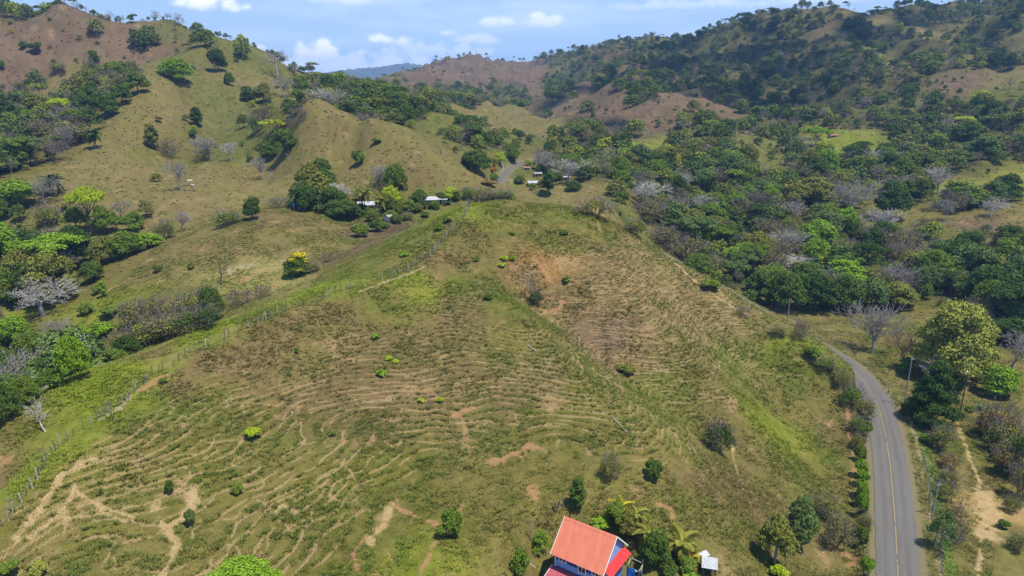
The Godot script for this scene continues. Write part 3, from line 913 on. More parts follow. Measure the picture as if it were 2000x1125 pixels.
func make_materials() -> void:
	leaf_mat("dark_leaf", 0.087, 0.138, 0.024)
	leaf_mat("deep_leaf", 0.058, 0.104, 0.021)
	leaf_mat("mid_leaf", 0.133, 0.196, 0.027)
	leaf_mat("fresh_leaf", 0.181, 0.297, 0.024)
	leaf_mat("lime_leaf", 0.348, 0.435, 0.023)
	leaf_mat("olive_leaf", 0.181, 0.191, 0.040)
	leaf_mat("blue_leaf", 0.116, 0.171, 0.050)
	leaf_mat("pale_leaf", 0.275, 0.297, 0.060)
	leaf_mat("grey_leaf", 0.196, 0.181, 0.060)
	leaf_mat("brown_leaf", 0.239, 0.174, 0.056)
	leaf_mat("orange_leaf", 0.420, 0.180, 0.011)
	leaf_mat("gold_petal", 0.62, 0.50, 0.02)
	leaf_mat("frond", 0.24, 0.246, 0.046)
	leaf_mat("yellow_frond", 0.36, 0.33, 0.035)
	leaf_mat("grass_blade", 1.0, 1.0, 1.0, 0.8)
	worn("bark", 0.20, 0.165, 0.125, 0.45, 0.03, 0.4)
	worn("grey_bark", 0.36, 0.33, 0.305, 0.5, 0.03, 0.4)
	worn("white_bark", 0.56, 0.53, 0.49, 0.55, 0.03, 0.4)
	worn("red_bark", 0.26, 0.17, 0.125, 0.5, 0.03, 0.4)
	worn("twig", 0.26, 0.222, 0.187, 0.5, 0.03, 0.4)
	worn("post_wood", 0.27, 0.235, 0.20, 0.4, 0.04, 0.6)
	worn("pale_wood", 0.52, 0.47, 0.40, 0.6, 0.04, 0.6)
	worn("concrete", 0.36, 0.35, 0.33, 0.7, 0.04, 0.5)
	worn("roof_red", 0.52, 0.165, 0.100, 0.90, 0.012, 0.25, 0.5)
	worn("roof_crimson", 0.50, 0.035, 0.035, 0.8, 0.02, 0.3, 0.5)
	worn("roof_faded", 0.36, 0.085, 0.10, 0.7, 0.03, 0.3, 0.6)
	worn("white_paint", 0.78, 0.78, 0.78, 0.86, 0.03, 0.3, 0.6)
	worn("blue_wall", 0.075, 0.215, 0.52, 0.85, 0.02, 0.3, 0.7)
	worn("navy_wall", 0.022, 0.062, 0.26, 0.8, 0.02, 0.3, 0.7)
	worn("sky_wall", 0.20, 0.35, 0.64, 0.85, 0.02, 0.3, 0.7)
	worn("zinc", 0.47, 0.48, 0.50, 0.75, 0.03, 0.3, 0.45, 0.2)
	worn("old_zinc", 0.42, 0.40, 0.38, 0.6, 0.03, 0.3, 0.55, 0.2)
	worn("rust_zinc", 0.33, 0.17, 0.13, 0.55, 0.03, 0.3, 0.7)
	worn("ochre_wall", 0.42, 0.31, 0.20, 0.7, 0.03, 0.3)
	worn("cream_wall", 0.58, 0.54, 0.46, 0.75, 0.03, 0.3)
	worn("tarp_blue", 0.03, 0.25, 0.72, 0.75, 0.03, 0.8, 0.45)
	worn("dark_cloth", 0.05, 0.06, 0.13, 0.6, 0.03, 0.8)
	worn("hide", 0.66, 0.60, 0.52, 0.7, 0.03, 0.6)
	worn("creosote", 0.075, 0.062, 0.05, 0.6, 0.03, 0.5)
	worn("line_paint", 0.42, 0.31, 0.06, 0.55, 0.05, 0.35)
	worn("brush", 0.24, 0.20, 0.19, 0.5, 0.05, 0.8)
	plain_mat("wire", 0.20, 0.19, 0.18, 0.5, 0.6)
	plain_mat("glass_dark", 0.03, 0.035, 0.04, 0.12)
	plain_mat("shadow_door", 0.03, 0.028, 0.026, 0.9)
	plain_mat("glazed", 0.85, 0.85, 0.82, 0.3)

# ---------------------------------------------------------------- mesh tools

class Shape:
	var v := PackedVector3Array()
	var n := PackedVector3Array()
	var c := PackedColorArray()
	var tinted := false

	func tri(a: Vector3, b: Vector3, d: Vector3) -> void:
		var nn := (d - a).cross(b - a).normalized()
		v.append(a); v.append(b); v.append(d)
		n.append(nn); n.append(nn); n.append(nn)

	func quad(a: Vector3, b: Vector3, d: Vector3, e: Vector3) -> void:
		tri(a, b, d)
		tri(a, d, e)

	func tri_to(a: Vector3, b: Vector3, d: Vector3, way: Vector3) -> void:
		if (d - a).cross(b - a).dot(way) < 0.0: tri(a, d, b)
		else: tri(a, b, d)

	func quad_to(a: Vector3, b: Vector3, d: Vector3, e: Vector3, way: Vector3) -> void:
		tri_to(a, b, d, way)
		tri_to(a, d, e, way)

	func box(at: Vector3, size: Vector3, basis := Basis()) -> void:
		var h := size * 0.5
		var p := []
		for k in 8:
			p.append(at + basis * Vector3(h.x if k & 1 else -h.x, h.y if k & 2 else -h.y, h.z if k & 4 else -h.z))
		quad(p[0], p[2], p[3], p[1])
		quad(p[5], p[7], p[6], p[4])
		quad(p[4], p[6], p[2], p[0])
		quad(p[1], p[3], p[7], p[5])
		quad(p[2], p[6], p[7], p[3])
		quad(p[4], p[0], p[1], p[5])

	func tube(a: Vector3, b: Vector3, ra: float, rb: float, sides := 5, caps := false) -> void:
		var d := (b - a).normalized()
		var s := d.cross(Vector3.UP if absf(d.y) < 0.95 else Vector3.RIGHT).normalized()
		var t := s.cross(d)
		for k in sides:
			var p := TAU * k / sides
			var q := TAU * (k + 1) / sides
			var u0 := s * cos(p) + t * sin(p)
			var u1 := s * cos(q) + t * sin(q)
			var i := v.size()
			v.append_array(PackedVector3Array([a + u0 * ra, b + u1 * rb, b + u0 * rb, a + u0 * ra, a + u1 * ra, b + u1 * rb]))
			n.append_array(PackedVector3Array([u0, u1, u0, u0, u1, u1]))
			if caps:
				tri(b, b + u0 * rb, b + u1 * rb)
				tri(a, a + u1 * ra, a + u0 * ra)

	func done() -> ArrayMesh:
		var arr := []
		arr.resize(Mesh.ARRAY_MAX)
		arr[Mesh.ARRAY_VERTEX] = v
		arr[Mesh.ARRAY_NORMAL] = n
		if tinted:
			arr[Mesh.ARRAY_COLOR] = c
		var m := ArrayMesh.new()
		m.add_surface_from_arrays(Mesh.PRIMITIVE_TRIANGLES, arr)
		return m

	func leaf(p: Vector3, nn: Vector3, along: Vector3, l: float, w: float, col: Color) -> void:
		# a folded diamond
		var side := nn.cross(along).normalized() * w * 0.5
		var f := along * l * 0.5
		var a := p - f
		var b := p + f - nn * l * 0.12
		var m1 := p + side + nn * l * 0.10
		var m2 := p - side + nn * l * 0.06
		v.append_array(PackedVector3Array([a, m1, b, a, b, m2]))
		var n1 := (b - a).cross(m1 - a).normalized()
		var n2 := (m2 - a).cross(b - a).normalized()
		if n1.dot(nn) < 0.0: n1 = -n1
		if n2.dot(nn) < 0.0: n2 = -n2
		n.append_array(PackedVector3Array([n1, n1, n1, n2, n2, n2]))
		for k in 6: c.append(col)

func unit(r: RandomNumberGenerator) -> Vector3:
	var y := r.randf_range(-1.0, 1.0)
	var a := r.randf() * TAU
	var s := sqrt(1.0 - y * y)
	return Vector3(cos(a) * s, y, sin(a) * s)

func leaves(sh: Shape, r: RandomNumberGenerator, lobes: Array, count: int, size: float, spread := 0.30, under := -0.45) -> void:
	# leaf sprays through the outer part of each lobe; tints differ from spray to spray, at random
	sh.tinted = true
	var areas := []
	var total := 0.0
	for l in lobes:
		var rad: Vector3 = l[1]
		total += rad.x * rad.x + rad.x * rad.y
		areas.append(total)
	var tints := []
	for l in lobes:
		tints.append(r.randf_range(0.86, 1.12))
	var made := 0
	var tries := 0
	while made < count and tries < count * 5:
		tries += 1
		var pick := r.randf() * total
		var k := 0
		while areas[k] < pick: k += 1
		var c: Vector3 = lobes[k][0]
		var rad: Vector3 = lobes[k][1]
		var d := unit(r)
		if d.y < under and r.randf() < 0.8:
			continue
		var bump := 1.0 + 0.16 * sin(d.x * 7.0 + k * 3.0) * sin(d.z * 6.0 + k) + 0.12 * sin(d.y * 9.0 + d.x * 5.0 + k)
		var rr := (1.0 - r.randf() * r.randf() * spread * 2.0) * bump
		var p := c + d * rad * rr
		var deep := false
		for m in lobes.size():
			if m != k:
				var q: Vector3 = (p - lobes[m][0]) / lobes[m][1]
				if q.length_squared() < 0.42:
					deep = true
					break
		if deep:
			continue
		var nn := (d * 0.8 + unit(r) * 0.75 + Vector3.UP * 0.5).normalized()
		var al := nn.cross(unit(r)).normalized()
		var g: float = tints[k] * r.randf_range(0.72, 1.18)
		var warm := r.randf_range(0.92, 1.10)
		var s := size * r.randf_range(0.6, 1.3)
		sh.leaf(p, nn, al, s * 1.25, s * 0.8, Color(g * warm, g, g * r.randf_range(0.8, 1.15)))
		made += 1

func limb(sh: Shape, r: RandomNumberGenerator, at: Vector3, dir: Vector3, length: float, rad: float, level: int, spec: Dictionary) -> void:
	var bends := 3 if level < 2 else 2
	var p := at
	var d := dir
	var ra := rad
	for k in bends:
		var q := p + d * (length / bends)
		var rb: float = rad * (1.0 - (k + 1.0) / bends * (0.45 if level > 0 else spec.get("taper", 0.35)))
		sh.tube(p, q, ra, rb, 6 if level == 0 else (4 if level < 3 else 3))
		p = q
		ra = rb
		d = (d + unit(r) * spec.get("wiggle", 0.16) + Vector3.UP * spec.get("lift", 0.05)).normalized()
		if level > 0 and k < bends - 1 and level < spec.levels:
			var sd := (d + unit(r) * 0.9).normalized()
			limb(sh, r, p, sd, length * r.randf_range(0.35, 0.6), maxf(ra * 0.55, 0.03), level + 1, spec)
	if level >= spec.levels:
		return
	var n: int = spec.forks[mini(level, spec.forks.size() - 1)]
	var spin := r.randf() * TAU
	var s := d.cross(Vector3.UP if absf(d.y) < 0.95 else Vector3.RIGHT).normalized()
	var t := s.cross(d)
	for k in n:
		var a := spin + TAU * k / n + r.randf_range(-0.4, 0.4)
		var open: float = spec.spread * r.randf_range(0.6, 1.25)
		var nd := (d * cos(open) + (s * cos(a) + t * sin(a)) * sin(open)).normalized()
		nd = (nd * Vector3(1, spec.get("flat", 1.0), 1)).normalized()
		limb(sh, r, p, nd, length * spec.shrink * r.randf_range(0.75, 1.15), maxf(ra * 0.72, 0.035), level + 1, spec)

# each kind: [trunk mesh, crown mesh or null, height, width] at its natural size
var kinds := {}

func crown_lobes(r: RandomNumberGenerator, style: String, h: float, w: float) -> Array:
	var out := []
	var rw := w * 0.5
	if style == "round":
		out.append([Vector3(0, h * 0.52, 0), Vector3(rw * 0.74, h * 0.38, rw * 0.74)])
		for k in 11:
			var a := k * 2.4 + r.randf() * 0.6
			var y := h * (0.24 + 0.60 * r.randf())
			var out_r := rw * (0.62 - 0.45 * maxf(0.0, (y / h - 0.6) / 0.3))
			out.append([Vector3(cos(a) * out_r, y, sin(a) * out_r), Vector3(1, 0.82, 1) * rw * r.randf_range(0.30, 0.46)])
	elif style == "lobed":
		for k in 13:
			var a := k * 2.4 + r.randf()
			var q := sqrt((k + 0.4) / 13.0)
			var out_r := rw * 0.74 * q
			var y := h * (0.80 - 0.46 * q * q + r.randf_range(-0.11, 0.07))
			out.append([Vector3(cos(a) * out_r, y, sin(a) * out_r), Vector3(1, 0.80, 1) * rw * r.randf_range(0.27, 0.43)])
	elif style == "heap":
		for k in 30:
			var a := k * 2.4 + r.randf() * 0.5
			var q := sqrt((k + 0.4) / 30.0)
			var out_r := rw * 0.80 * q
			var y := h * (0.86 * sqrt(maxf(0.0, 1.0 - q * q * 0.96)) + r.randf_range(-0.06, 0.05))
			out.append([Vector3(cos(a) * out_r, maxf(y, h * 0.16), sin(a) * out_r), Vector3(1, 0.85, 1) * rw * r.randf_range(0.17, 0.27)])
		out.append([Vector3(0, h * 0.45, 0), Vector3(rw * 0.66, h * 0.36, rw * 0.66)])
	elif style == "flat":
		for k in 17:
			var a := k * 2.4 + r.randf() * 0.5
			var q := sqrt((k + 0.3) / 17.0)
			var out_r := rw * 0.84 * q
			var y := h * (0.88 - 0.16 * q * q + r.randf_range(-0.05, 0.04))
			out.append([Vector3(cos(a) * out_r, y, sin(a) * out_r), Vector3(1, 0.38, 1) * rw * r.randf_range(0.20, 0.32)])
	elif style == "tall":
		for k in 12:
			var f := (k + 0.5) / 12.0
			var a := k * 2.4
			var out_r := rw * 0.55 * sin(PI * (0.15 + 0.8 * f))
			out.append([Vector3(cos(a) * out_r, h * (0.24 + 0.68 * f), sin(a) * out_r), Vector3(1, 0.9, 1) * rw * r.randf_range(0.52, 0.68) * (1.0 - 0.4 * f)])
	elif style == "cone":
		for k in 26:
			var f := (k + 0.5) / 26.0
			var a := k * 2.4 + r.randf() * 0.4
			var out_r := rw * 0.78 * pow(1.0 - f, 0.8) + rw * 0.10
			out.append([Vector3(cos(a) * out_r, h * (0.14 + 0.78 * f), sin(a) * out_r), Vector3(1, 0.42, 1) * rw * (0.44 - 0.2 * f)])
		out.append([Vector3(0, h * 0.5, 0), Vector3(rw * 0.45, h * 0.4, rw * 0.45)])
	elif style == "bush":
		for k in 9:
			var a := k * 2.4 + r.randf()
			var q := sqrt((k + 0.2) / 9.0)
			var out_r := rw * 0.66 * q
			out.append([Vector3(cos(a) * out_r, h * (0.56 - 0.24 * q + r.randf_range(-0.08, 0.12)), sin(a) * out_r), Vector3(1, 0.85, 1) * rw * r.randf_range(0.28, 0.44)])
	return out

func leafy_kind(called: String, style: String, seed_: int, h: float, w: float, count: int, size: float, spread := 0.3) -> void:
	var r := RandomNumberGenerator.new()
	r.seed = seed_
	var lobes := crown_lobes(r, style, h, w)
	var crown := Shape.new()
	leaves(crown, r, lobes, count, size, spread)
	var trunk := Shape.new()
	var th := h * (0.42 if style in ["flat", "lobed"] else 0.30)
	var rad := h * (0.028 if style != "bush" else 0.02)
	if style == "bush":
		for k in 4:
			var a := k * 1.6 + r.randf()
			limb(trunk, r, Vector3(cos(a), 0, sin(a)) * 0.08 * w + Vector3.DOWN * 0.25, Vector3(cos(a) * 0.5, 1, sin(a) * 0.5).normalized(), h * 0.45, rad, 1, {"levels": 2, "forks": [2, 2, 2], "spread": 0.6, "shrink": 0.6})
	else:
		trunk.tube(Vector3(0, -0.5, 0), Vector3(0, 0.25, 0), rad * 1.7, rad * 1.15, 7)
		trunk.tube(Vector3(0, 0.25, 0), Vector3(h * 0.012, th, h * 0.01), rad * 1.15, rad * 0.8, 7)
		for l in lobes:
			var from := Vector3(h * 0.012, th * r.randf_range(0.75, 1.0), h * 0.01)
			var mid: Vector3 = from.lerp(l[0], 0.55) + Vector3(0, -h * 0.03, 0)
			trunk.tube(from, mid, rad * 0.55, rad * 0.36, 4)
			trunk.tube(mid, l[0], rad * 0.36, rad * 0.15, 4)
	kinds[called] = [trunk.done(), crown.done(), h, w]

func bare_kind(called: String, seed_: int, h: float, w: float, spec: Dictionary) -> void:
	var r := RandomNumberGenerator.new()
	r.seed = seed_
	var sh := Shape.new()
	var rad: float = h * spec.get("girth", 0.026)
	limb(sh, r, Vector3(0, -0.5, 0), Vector3(spec.get("lean", 0.0), 1, 0.04).normalized(), h * spec.trunk + 0.5, rad, 0, spec)
	# bring the spread of twigs to its natural height and width
	var top := 0.0
	var far := PackedFloat32Array()
	for p in sh.v:
		top = maxf(top, p.y)
		far.append(Vector2(p.x, p.z).length())
	far.sort()
	var wide := far[int(far.size() * 0.94)]
	var f := Vector3(w * 0.5 / wide, h / top, w * 0.5 / wide)
	for i in sh.v.size():
		sh.v[i] *= f
	kinds[called] = [sh.done(), null, h, w]

func twiggy_kind(called: String, seed_: int, h: float, w: float, count: int, size: float) -> void:
	# leafless or thin scrub: many fine stems with a scatter of dry leaves
	var r := RandomNumberGenerator.new()
	r.seed = seed_
	var sh := Shape.new()
	for k in 9:
		var a := k * 2.4
		var lean := r.randf_range(0.25, 0.95)
		limb(sh, r, Vector3(cos(a), 0, sin(a)) * w * 0.08 + Vector3.DOWN * 0.2, Vector3(cos(a) * lean, 1, sin(a) * lean).normalized(), h * 0.5, h * 0.014, 1, {"levels": 4, "forks": [3, 3, 3, 2], "spread": 0.55, "shrink": 0.62, "wiggle": 0.25})
	var top := 0.0
	var far := PackedFloat32Array()
	for p in sh.v:
		top = maxf(top, p.y)
		far.append(Vector2(p.x, p.z).length())
	far.sort()
	var wide := far[int(far.size() * 0.94)]
	for i in sh.v.size():
		sh.v[i] *= Vector3(w * 0.5 / wide, h / top, w * 0.5 / wide)
	var crown := Shape.new()
	leaves(crown, r, crown_lobes(r, "bush", h * 1.05, w), count, size, 0.6)
	kinds[called] = [sh.done(), crown.done(), h, w]

var frond_mesh: ArrayMesh
var frond_mesh_droop: ArrayMesh

func frond(seed_: int, length: float, droop: float) -> ArrayMesh:
	var r := RandomNumberGenerator.new()
	r.seed = seed_
	var sh := Shape.new()
	sh.tinted = true
	var pts := []
	for k in 9:
		var f := k / 8.0
		pts.append(Vector3(f * length * (1.0 - 0.12 * droop * f), f * length * 0.42 - f * f * length * 0.75 * droop, 0))
	for k in 8:
		var before := sh.v.size()
		sh.tube(pts[k], pts[k + 1], 0.045 * (1.0 - k / 9.0) + 0.008, 0.045 * (1.0 - (k + 1) / 9.0) + 0.008, 3)
		for i in range(before, sh.v.size()): sh.c.append(Color(1.1, 1.0, 0.9))
	for k in 38:
		var f := 0.12 + 0.88 * k / 38.0
		var i := mini(int(f * 8.0), 7)
		var p: Vector3 = pts[i].lerp(pts[i + 1], f * 8.0 - i)
		var d: Vector3 = (pts[i + 1] - pts[i]).normalized()
		var l := length * 0.30 * sin(PI * (0.18 + 0.75 * f)) + 0.12
		for s in [-1.0, 1.0]:
			var al := (Vector3(0, -0.35 - r.randf() * 0.3, s) + d * 0.75).normalized()
			var nn: Vector3 = al.cross(d).normalized() * -s
			var g := r.randf_range(0.75, 1.2)
			sh.leaf(p + al * l * 0.5, nn, al, l, 0.075 + 0.010 * length, Color(g, g, g))
	return sh.done()

func make_kinds() -> void:
	leafy_kind("round_a", "round", 101, 9.0, 9.0, 5200, 0.42)
	leafy_kind("round_b", "round", 102, 9.0, 8.0, 5200, 0.40)
	leafy_kind("lobed_a", "lobed", 103, 10.0, 12.0, 6500, 0.46)
	leafy_kind("lobed_b", "lobed", 104, 10.0, 11.0, 6000, 0.46)
	leafy_kind("lobed_c", "lobed", 105, 11.0, 10.0, 5600, 0.42)
	leafy_kind("flat_a", "flat", 106, 9.0, 15.0, 6500, 0.42)
	leafy_kind("flat_b", "flat", 107, 9.0, 13.0, 4200, 0.40, 0.5)
	leafy_kind("tall_a", "tall", 108, 9.0, 4.5, 3600, 0.34)
	leafy_kind("cone_a", "cone", 109, 12.0, 10.5, 13000, 0.36, 0.4)
	leafy_kind("big_a", "heap", 110, 15.0, 17.0, 17000, 0.42)
	leafy_kind("heap_a", "heap", 115, 9.0, 12.0, 7000, 0.40)
	leafy_kind("thin_a", "lobed", 111, 9.0, 8.0, 2000, 0.36, 0.6)
	leafy_kind("bush_a", "bush", 112, 3.0, 3.6, 1800, 0.26)
	leafy_kind("bush_b", "bush", 113, 3.2, 3.0, 1600, 0.24)
	leafy_kind("herb_a", "bush", 114, 1.2, 1.4, 420, 0.22, 0.6)
	twiggy_kind("scrub_a", 121, 4.0, 6.0, 900, 0.24)
	twiggy_kind("scrub_b", 122, 4.5, 5.5, 1500, 0.24)
	twiggy_kind("scrub_c", 123, 3.4, 5.0, 260, 0.20)
	bare_kind("fan_a", 131, 11.0, 12.0, {"trunk": 0.22, "levels": 5, "forks": [5, 3, 3, 3, 2], "spread": 0.42, "shrink": 0.78, "lift": 0.10, "wiggle": 0.14})
	bare_kind("fan_b", 132, 9.0, 9.0, {"trunk": 0.25, "levels": 5, "forks": [4, 3, 3, 3, 2], "spread": 0.5, "shrink": 0.76, "lift": 0.07, "wiggle": 0.2})
	bare_kind("dome_a", 133, 12.0, 19.0, {"trunk": 0.24, "levels": 6, "forks": [5, 3, 3, 2, 2, 2], "spread": 0.62, "shrink": 0.74, "lift": 0.04, "wiggle": 0.2, "girth": 0.034})
	bare_kind("ceiba_a", 134, 19.0, 19.0, {"trunk": 0.52, "levels": 5, "forks": [6, 3, 3, 2, 2], "spread": 0.85, "shrink": 0.5, "lift": 0.05, "wiggle": 0.22, "girth": 0.03, "taper": 0.2})
	bare_kind("snag_a", 135, 6.0, 4.5, {"trunk": 0.35, "levels": 3, "forks": [3, 2, 2], "spread": 0.5, "shrink": 0.7, "lift": 0.06, "wiggle": 0.22, "girth": 0.022})
	bare_kind("lean_a", 136, 6.5, 6.5, {"trunk": 0.3, "levels": 4, "forks": [4, 3, 2, 2], "spread": 0.5, "shrink": 0.75, "lift": 0.02, "wiggle": 0.2, "lean": -0.5})
	frond_mesh = frond(141, 3.4, 1.0)
	frond_mesh_droop = frond(142, 3.2, 1.7)

# ---------------------------------------------------------------- planting

var count_of := {}

func stand(called: String, label: String, category: String, kind: String, leaf: String, wood: String, at: Vector3, h: float, w: float, group := "", turn := -1.0) -> Node3D:
	var k: Array = kinds[kind]
	var o := thing(called, label, category, at - Vector3(0, 0.12, 0), rng.randf() * TAU if turn < 0.0 else turn, group)
	var s := Vector3(w / k[3], h / k[2], w / k[3])
	var xf := Transform3D(Basis.from_scale(s))
	if k[1] != null and leaf != "":
		part(o, "trunk" if not kind.begins_with("scrub") and not kind.begins_with("bush") and not kind.begins_with("herb") else "stems", k[0], mat[wood], xf)
		part(o, "crown", k[1], mat[leaf], xf)
	else:
		part(o, "branches", k[0], mat[wood], xf)
	return o

func box_size(u: float, vt: float, vb: float, wpx: float, at: Vector3) -> Vector2:
	# natural size of something that fills a box in the frame
	var d := at - EYE
	var slant := d.length()
	var down := asin(clampf(-d.y / slant, -1.0, 1.0))
	var w := wpx * seen_at(at).z / FOCAL
	var h := ((vb - vt) * slant / FOCAL - 0.30 * w * sin(down)) / cos(down)
	return Vector2(maxf(h, w * 0.3), w)

func palm(label: String, at: Vector3, h: float, reach: float, leaf: String, group := "", count := 15) -> Node3D:
	var o := thing("palm_tree", label, "palm tree", at - Vector3(0, 0.15, 0), rng.randf() * TAU, group)
	var sh := Shape.new()
	var p := Vector3(0, -0.3, 0)
	var lean := Vector3(rng.randf_range(-0.1, 0.1), 1, rng.randf_range(-0.1, 0.1)).normalized()
	var r0 := 0.15 + h * 0.008
	for k in 8:
		var q := p + lean * (h + 0.3) / 8.0
		sh.tube(p, q, r0 * (1.0 - k * 0.05), r0 * (1.0 - (k + 1) * 0.05), 6)
		p = q
		lean = (lean + Vector3(0, 0.04, 0)).normalized()
	part(o, "trunk", sh.done(), mat["grey_bark"])
	for k in count:
		var a := k * 2.4
		var up := 1.05 - 1.5 * k / count
		var b := Basis(Vector3.UP, a) * Basis(Vector3(0, 0, 1), up)
		var s := reach / 3.4 * rng.randf_range(0.85, 1.1)
		var m: String = leaf
		if k > count - 4: m = "brown_leaf" if rng.randf() < 0.5 else leaf
		part(o, "frond", frond_mesh if k < count * 0.6 else frond_mesh_droop, mat[m], Transform3D(b.scaled(Vector3.ONE * s), p))
	return o

